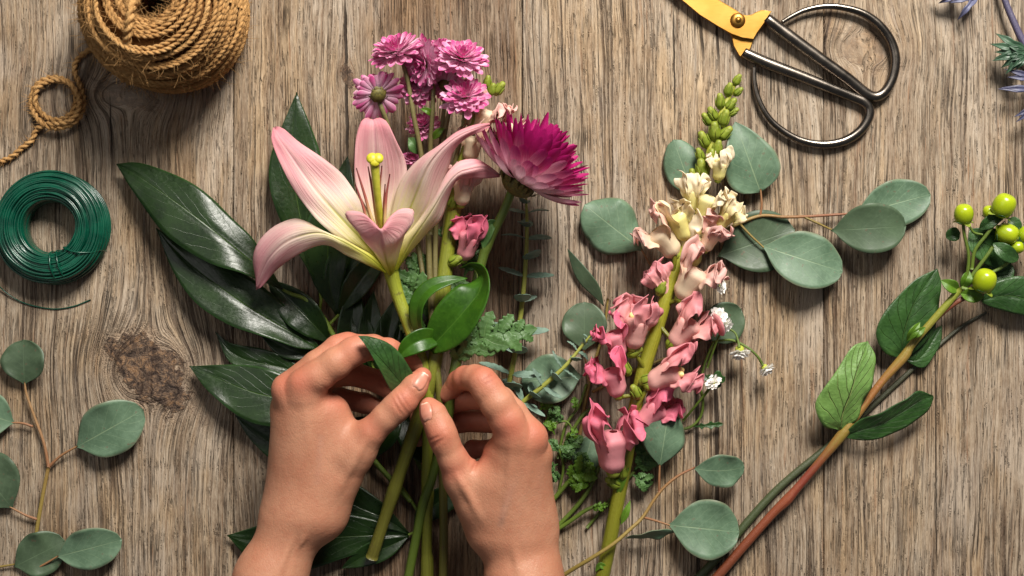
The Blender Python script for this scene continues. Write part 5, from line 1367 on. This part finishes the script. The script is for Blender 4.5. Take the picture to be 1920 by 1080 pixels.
class Hand:
    def __init__(s, palm, fingers, bumps, creases, tendons, red, kp=36.):
        s.palm = [(J(*a), J(*b)) for a, b in palm]
        s.fingers = [[J(*j) * np.array([1, 1, 1, 1 if k == 0 else .95]) for k, j in enumerate(f)] for f in fingers]
        s.bumps = [(J(*b[:4]), b[4]) for b in bumps]
        s.creases = [(J(*a, 1)[:3], J(*b, 1)[:3], w, h) for a, b, w, h in creases]
        s.tendons = [(J(*a, 1)[:3], J(*b, 1)[:3], w, h) for a, b, w, h in tendons]
        s.red = [J(*r) for r in red]
        s.kp = kp
        s.grooves = []

    def sdf(s, p):
        d = None
        for a, b in s.palm:
            q = cone(p, a, b); d = q if d is None else smin(d, q, s.kp)
        base = d; out = d
        for f in s.fingers:
            q = None
            for a, b in zip(f[:-1], f[1:]):
                c = cone(p, a, b); q = c if q is None else smin(q, c, 7.)
            out = np.minimum(out, smin(base, q, 20.))
        for c, k in s.bumps:
            out = smin(out, np.linalg.norm(p - c[:3], axis=1) - c[3], k)
        for a, b, w, h in s.tendons:
            q, t = seg(p, a, b); out = out - 1.8 * h * np.exp(-(q / w) ** 2) * np.sin(np.pi * np.clip(t, .02, .98)) ** .7
        for a, b, w, h in s.grooves:
            q, t = seg(p, a, b); out = out + h * np.exp(-(q / w) ** 2)
        for a, b, w, h in s.creases:
            q, t = seg(p[:, :2], a[:2], b[:2]); out = out + 1.5 * h * np.exp(-(q / w) ** 2) * (p[:, 2] > a[2] - 42) * np.sin(np.pi * np.clip(t, .03, .97)) ** .6
        return out

    def mesh(s, lo, hi, h):
        lo = np.array(lo, float); hi = np.array(hi, float)
        c = 5
        nc = np.ceil((hi - lo) / (h * c)).astype(int) + 1
        ax = [lo[i] + h * c * np.arange(nc[i]) for i in range(3)]
        Pc = np.stack(np.meshgrid(*ax, indexing='ij'), -1).reshape(-1, 3)
        Dc = s.sdf(Pc).reshape(nc)
        n = (nc - 1) * c + 1
        I = [np.clip(np.round(np.arange(n[i]) / c).astype(int), 0, nc[i] - 1) for i in range(3)]
        D = Dc[np.ix_(*I)].copy()
        idx = np.argwhere(np.abs(D) < h * c * 1.3)
        D[tuple(idx.T)] = s.sdf(lo + idx * h)
        ins = D < 0
        cor = np.zeros(tuple(n - 1), int)
        offs = [(i, j, k) for i in (0, 1) for j in (0, 1) for k in (0, 1)]
        for o in offs:
            cor += ins[o[0]:n[0] - 1 + o[0], o[1]:n[1] - 1 + o[1], o[2]:n[2] - 1 + o[2]]
        cells = np.argwhere((cor > 0) & (cor < 8))
        vals = np.stack([D[tuple((cells + o).T)] for o in offs], -1)
        acc = np.zeros((len(cells), 3)); cnt = np.zeros(len(cells))
        O = np.array(offs, float)
        for a in range(8):
            for b in range(a + 1, 8):
                if np.abs(O[a] - O[b]).sum() != 1: continue
                va, vb = vals[:, a], vals[:, b]; m = (va < 0) != (vb < 0)
                t = np.where(m, va / (va - vb + 1e-12), 0)[:, None]
                acc += np.where(m[:, None], O[a] + (O[b] - O[a]) * t, 0); cnt += m
        V = lo + (cells + acc / np.maximum(cnt, 1)[:, None]) * h
        ID = np.full(tuple(n - 1), -1); ID[tuple(cells.T)] = np.arange(len(cells))
        F = []
        for ax_ in range(3):
            sl0 = [slice(1, n[i] - 1) for i in range(3)]; sl1 = list(sl0)
            sl0[ax_] = slice(0, n[ax_] - 1); sl1[ax_] = slice(1, n[ax_])
            A, B = ins[tuple(sl0)], ins[tuple(sl1)]
            e = np.argwhere(A != B)
            flip = A[tuple(e.T)]
            st = np.array([0 if i == ax_ else 1 for i in range(3)])
            e = e + st
            u, w = [(1, 2), (2, 0), (0, 1)][ax_]
            du = np.eye(3, dtype=int)[u]; dw = np.eye(3, dtype=int)[w]
            q = np.stack([ID[tuple((e - du - dw).T)], ID[tuple((e - dw).T)], ID[tuple(e.T)], ID[tuple((e - du).T)]], -1)
            q[~flip] = q[~flip][:, ::-1]
            F.append(q[(q >= 0).all(1)])
        return V, np.vstack(F)

    def project(s, p, off, it=6):
        p = p.copy()
        for _ in range(it):
            d = s.sdf(p) - off; e = .8
            g = np.stack([s.sdf(p + np.eye(3)[i] * e) - s.sdf(p - np.eye(3)[i] * e) for i in range(3)], -1)
            p -= d[:, None] * unit(g) * .8
        return p

    def build(s, name, parent, lo, hi, h, label, nails):
        plates = []
        for (x0, y0, z0), (x1, y1, z1), w, (ux, uy, uz) in nails:
            a, b = Wp(np.array([x0, y0, z0], float)), Wp(np.array([x1, y1, z1], float))
            up = unit(np.array([ux, uy, uz], float)); T = unit(b - a); sd = unit(np.cross(T, up)); up = np.cross(sd, T)
            n, m = 17, 13
            G = np.zeros((n, m, 3)); ln = np.linalg.norm(b - a)
            for i, v in enumerate(np.linspace(0, 1, n)):
                ww = w * curve1(np.array([v]), [(0, .5), (.10, .84), (.3, 1), (.8, .98), (.93, .84), (1, .5)])[0]
                for j, q in enumerate(np.linspace(-1, 1, m)):
                    G[i, j] = a + T * ln * v + sd * ww * q + up * (6 * (1 - q * q) + 1)
            Q = s.project(G.reshape(-1, 3), 1.0).reshape(n, m, 3)
            rim = np.zeros((n, m)); rim[0] = 1; rim[:, 0] = 1; rim[:, -1] = 1
            plates.append(Q - up * rim[..., None] * 1.5)
            ring = np.vstack([Q[::-1, 0][4::3], Q[0, ::3], Q[:, -1][::3][:-1]])
            s.grooves += [(p, q, 2.2, 1.5) for p, q in zip(ring[:-1], ring[1:]) if np.linalg.norm(p - q) < 30]
        V, F = s.mesh(lo, hi, h)
        r = np.zeros(len(V))
        for c in s.red:
            r = np.maximum(r, np.exp(-(np.linalg.norm(V - c[:3], axis=1) / c[3]) ** 2))
        gcol = np.zeros(len(V))
        for a, b, w, hh in s.tendons:
            if w > 5.5: continue
            q, t = seg(V, a, b); gcol = np.maximum(gcol, np.exp(-(q / (w + 2)) ** 2))
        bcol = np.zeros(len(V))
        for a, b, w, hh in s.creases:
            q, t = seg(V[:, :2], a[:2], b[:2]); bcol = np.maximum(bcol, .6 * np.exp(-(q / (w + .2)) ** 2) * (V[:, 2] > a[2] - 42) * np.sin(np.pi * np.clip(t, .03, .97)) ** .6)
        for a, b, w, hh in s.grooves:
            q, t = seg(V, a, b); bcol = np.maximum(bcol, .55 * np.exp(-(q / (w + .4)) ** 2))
        mb = MB(); mb.add(V, f4=F, c=np.stack([r, gcol, bcol], -1))
        o = mb.build(name, M['skin'], parent, label=label)
        for Q in plates:
            n, m = Q.shape[:2]
            uv = np.stack(np.meshgrid(np.linspace(0, 1, m), np.linspace(0, 1, n)), -1)
            nb = MB(); nb.grid(Q, uv); nb.build('fingernail', M['nail'], o)
        return o


HV = 2.1
person = thing('person', 'bare hands and forearms reaching in from the bottom edge and holding the bouquet stems together', 'person', (770, 1000, 0))
LH = Hand(
    palm=[((440, 1330, 150, 76), (506, 1085, 134, 57)), ((506, 1085, 134, 57), (557, 975, 130, 54)), ((545, 980, 128, 44), (598, 966, 132, 42)),
          ((585, 950, 142, 44), (574, 750, 190, 27)), ((562, 955, 136, 43), (548, 755, 176, 27)), ((545, 950, 124, 40), (542, 792, 146, 27)), ((556, 960, 110, 40), (556, 830, 110, 30)),
          ((604, 950, 136, 43), (668, 846, 164, 32)), ((618, 890, 142, 38), (606, 780, 162, 34)), ((652, 838, 158, 26), (628, 772, 160, 21))],
    fingers=[[(570, 724, 196, 29.5), (596, 705, 203, 29.5), (630, 681, 206, 28), (662, 659, 202, 25.5), (676, 654, 198, 24), (700, 652, 186, 21.5), (728, 655, 168, 20), (752, 666, 150, 18.5), (786, 686, 134, 15)],
             [(540, 730, 178, 28), (594, 684, 184, 25.5), (634, 654, 174, 25), (652, 649, 166, 23.5), (700, 648, 138, 20), (735, 656, 120, 18), (775, 680, 100, 15)],
             [(538, 760, 150, 27), (600, 710, 138, 25), (652, 698, 110, 24), (705, 714, 88, 21), (744, 740, 78, 17)],
             [(545, 800, 116, 26), (594, 756, 100, 22), (632, 746, 84, 21), (684, 756, 70, 19), (722, 770, 66, 15)],
             [(664, 848, 164, 31), (694, 812, 178, 27), (724, 782, 186, 25), (742, 765, 188, 26), (756, 751, 188, 25.5), (778, 724, 184, 23), (792, 706, 179, 17)]],
    bumps=[(566, 714, 208, 13, 22), (534, 726, 190, 12, 22), (676, 652, 206, 12, 16), (652, 644, 174, 13, 16), (748, 757, 197, 14, 14)],
    creases=[((740, 738, 212), (764, 776, 208), 2.4, 1.1), ((733, 743, 212), (757, 782, 208), 2.2, .8), ((748, 733, 212), (770, 768, 208), 2.2, .7),
             ((634, 730, 196), (660, 762, 190), 3.6, 1.6), ((630, 716, 212), (648, 734, 206), 2.6, 1.), ((616, 728, 212), (636, 748, 204), 2.4, .9), ((604, 722, 220), (626, 742, 210), 2.2, .7)],
    tendons=[((568, 742, 216), (588, 890, 188), 7, 2.4), ((540, 750, 200), (568, 890, 184), 7, 2.2), ((690, 818, 208), (628, 930, 184), 8, 2.2), ((552, 1000, 186), (510, 1100, 192), 7, 2.), ((582, 960, 184), (547, 1090, 190), 6, 1.6), ((600, 820, 200), (596, 900, 192), 4.5, .9)],
    red=[(564, 714, 222, 30), (534, 722, 200, 28), (672, 652, 206, 34), (650, 645, 176, 40), (760, 750, 206, 30), (792, 705, 182, 32), (640, 730, 190, 40), (705, 710, 88, 70), (680, 752, 70, 70), (740, 660, 160, 60), (700, 800, 190, 24)])
LH.build('hand_and_forearm', person, Wp(np.array([380, 1330, 0])) + np.array([0, 0, 10.]), np.array([-115, -45, 300.]), HV, 'left hand, thumb pointing up and right onto the stems',
         [((779, 727, 206), (799, 698, 194), 11.5, (.60, -.10, .80))])

RHd = Hand(
    palm=[((1030, 1330, 150, 78), (985, 1095, 136, 59)), ((966, 1085, 134, 53), (958, 990, 130, 46)), ((1000, 1090, 130, 50), (996, 985, 124, 42)),
          ((948, 990, 140, 46), (962, 830, 194, 28)), ((972, 985, 136, 43), (990, 835, 180, 28)), ((992, 985, 124, 39), (1002, 860, 150, 26)), ((985, 985, 108, 40), (988, 895, 110, 28)),
          ((914, 990, 134, 40), (866, 900, 164, 29)), ((930, 940, 148, 38), (938, 850, 164, 28)), ((900, 940, 154, 25), (918, 905, 168, 23))],
    fingers=[[(960, 808, 198, 30), (949, 785, 205, 31), (933, 758, 207, 30.5), (914, 730, 203, 28), (904, 716, 198, 26.5), (890, 709, 184, 24), (872, 709, 166, 22), (860, 714, 150, 19.5), (838, 740, 130, 16)],
             [(992, 818, 184, 28), (962, 774, 182, 25), (938, 750, 160, 24), (926, 746, 150, 23), (872, 748, 122, 20.5), (838, 760, 106, 19), (784, 784, 96, 16)],
             [(1002, 848, 158, 26), (972, 808, 132, 23), (938, 790, 108, 23), (866, 790, 88, 20), (830, 802, 80, 19), (784, 822, 76, 16)],
             [(1000, 890, 116, 26), (966, 858, 92, 21), (928, 842, 80, 18.5), (886, 842, 70, 16.5), (872, 866, 66, 14)],
             [(866, 898, 164, 29), (850, 862, 178, 27), (834, 828, 186, 26), (829, 814, 188, 26), (823, 799, 187, 25.6), (812, 776, 184, 24), (804, 763, 179, 18)]],
    bumps=[(960, 799, 212, 13, 22), (1000, 816, 186, 12, 26), (904, 713, 207, 12, 18), (944, 744, 176, 12, 18), (829, 813, 196, 13, 18)],
    creases=[((801, 829, 210), (828, 815, 212), 2.4, 1.1), ((806, 843, 208), (834, 820, 212), 2.4, 1.), ((804, 836, 208), (830, 822, 212), 2.2, .7), ((898, 777, 214), (920, 790, 214), 2.8, 1.1), ((896, 792, 210), (918, 806, 210), 2.8, 1.2),
             ((884, 884, 186), (904, 852, 190), 3.4, 1.6), ((903, 714, 228), (924, 702, 224), 2.2, .5), ((906, 722, 230), (928, 710, 226), 2., .4)],
    tendons=[((962, 822, 224), (948, 960, 194), 6.5, 2.6), ((998, 832, 206), (972, 965, 192), 6.5, 2.6), ((852, 885, 204), (908, 980, 186), 7.5, 2.4), ((985, 850, 204), (955, 925, 204), 4.6, 1.8), ((955, 925, 204), (938, 985, 200), 4.6, 1.4), ((1010, 875, 186), (998, 990, 174), 5.2, 1.8), ((960, 1010, 186), (982, 1110, 194), 7, 1.8)],
    red=[(957, 797, 226, 30), (1002, 812, 202, 28), (914, 704, 210, 36), (862, 700, 160, 40), (822, 812, 206, 30), (804, 765, 182, 32), (840, 790, 100, 90), (790, 820, 76, 60), (890, 845, 180, 34), (890, 840, 80, 50), (850, 880, 190, 24)])
RHd.build('hand_and_forearm', person, np.array([-220, -790, 10.]), np.array([180, -125, 300.]), HV, 'right hand, thumb pointing straight up beside the other thumb',
          [((802, 789, 206), (794, 753, 194), 11.5, (-.55, .10, .82))])
# ---------------------------------------------------------------- camera and light
cam = bpy.data.objects.new('camera', bpy.data.cameras.new('camera')); COL.objects.link(cam)
cam.location = (0, 0, H * S); cam.rotation_euler = (0, 0, 0)
cam.data.sensor_width = 36; cam.data.lens = 36 * H / 1920; cam.data.clip_start = .01; cam.data.clip_end = 50
scene.camera = cam


def area(name, loc, aim, size, power, color):
    d = bpy.data.lights.new(name, 'AREA'); d.shape = 'DISK'; d.size = size; d.energy = power; d.color = color
    o = bpy.data.objects.new(name, d); COL.objects.link(o)
    o.location = loc; o.rotation_euler = (Vector(aim) - Vector(loc)).to_track_quat('-Z', 'Y').to_euler()
    return o


area('key_lamp', (.42, 1.28, 1.30), (0.02, 0, 0), .70, 80, (1., .955, .875))
area('fill_lamp', (-1.0, .5, 1.7), (0, 0, 0), 1.4, 5, (1., .97, .92))
w = bpy.data.worlds.new('World'); scene.world = w; w.use_nodes = True
bg = w.node_tree.nodes['Background']; bg.inputs[0].default_value = (.9, .93, 1., 1); bg.inputs[1].default_value = .085
scene.view_settings.view_transform = 'Standard'; scene.view_settings.look = 'None'
scene.view_settings.gamma = 1; scene.view_settings.exposure = 0; scene.view_settings.use_curve_mapping = False
scene.cycles.use_denoising = True
scene.cycles.max_bounces = 8
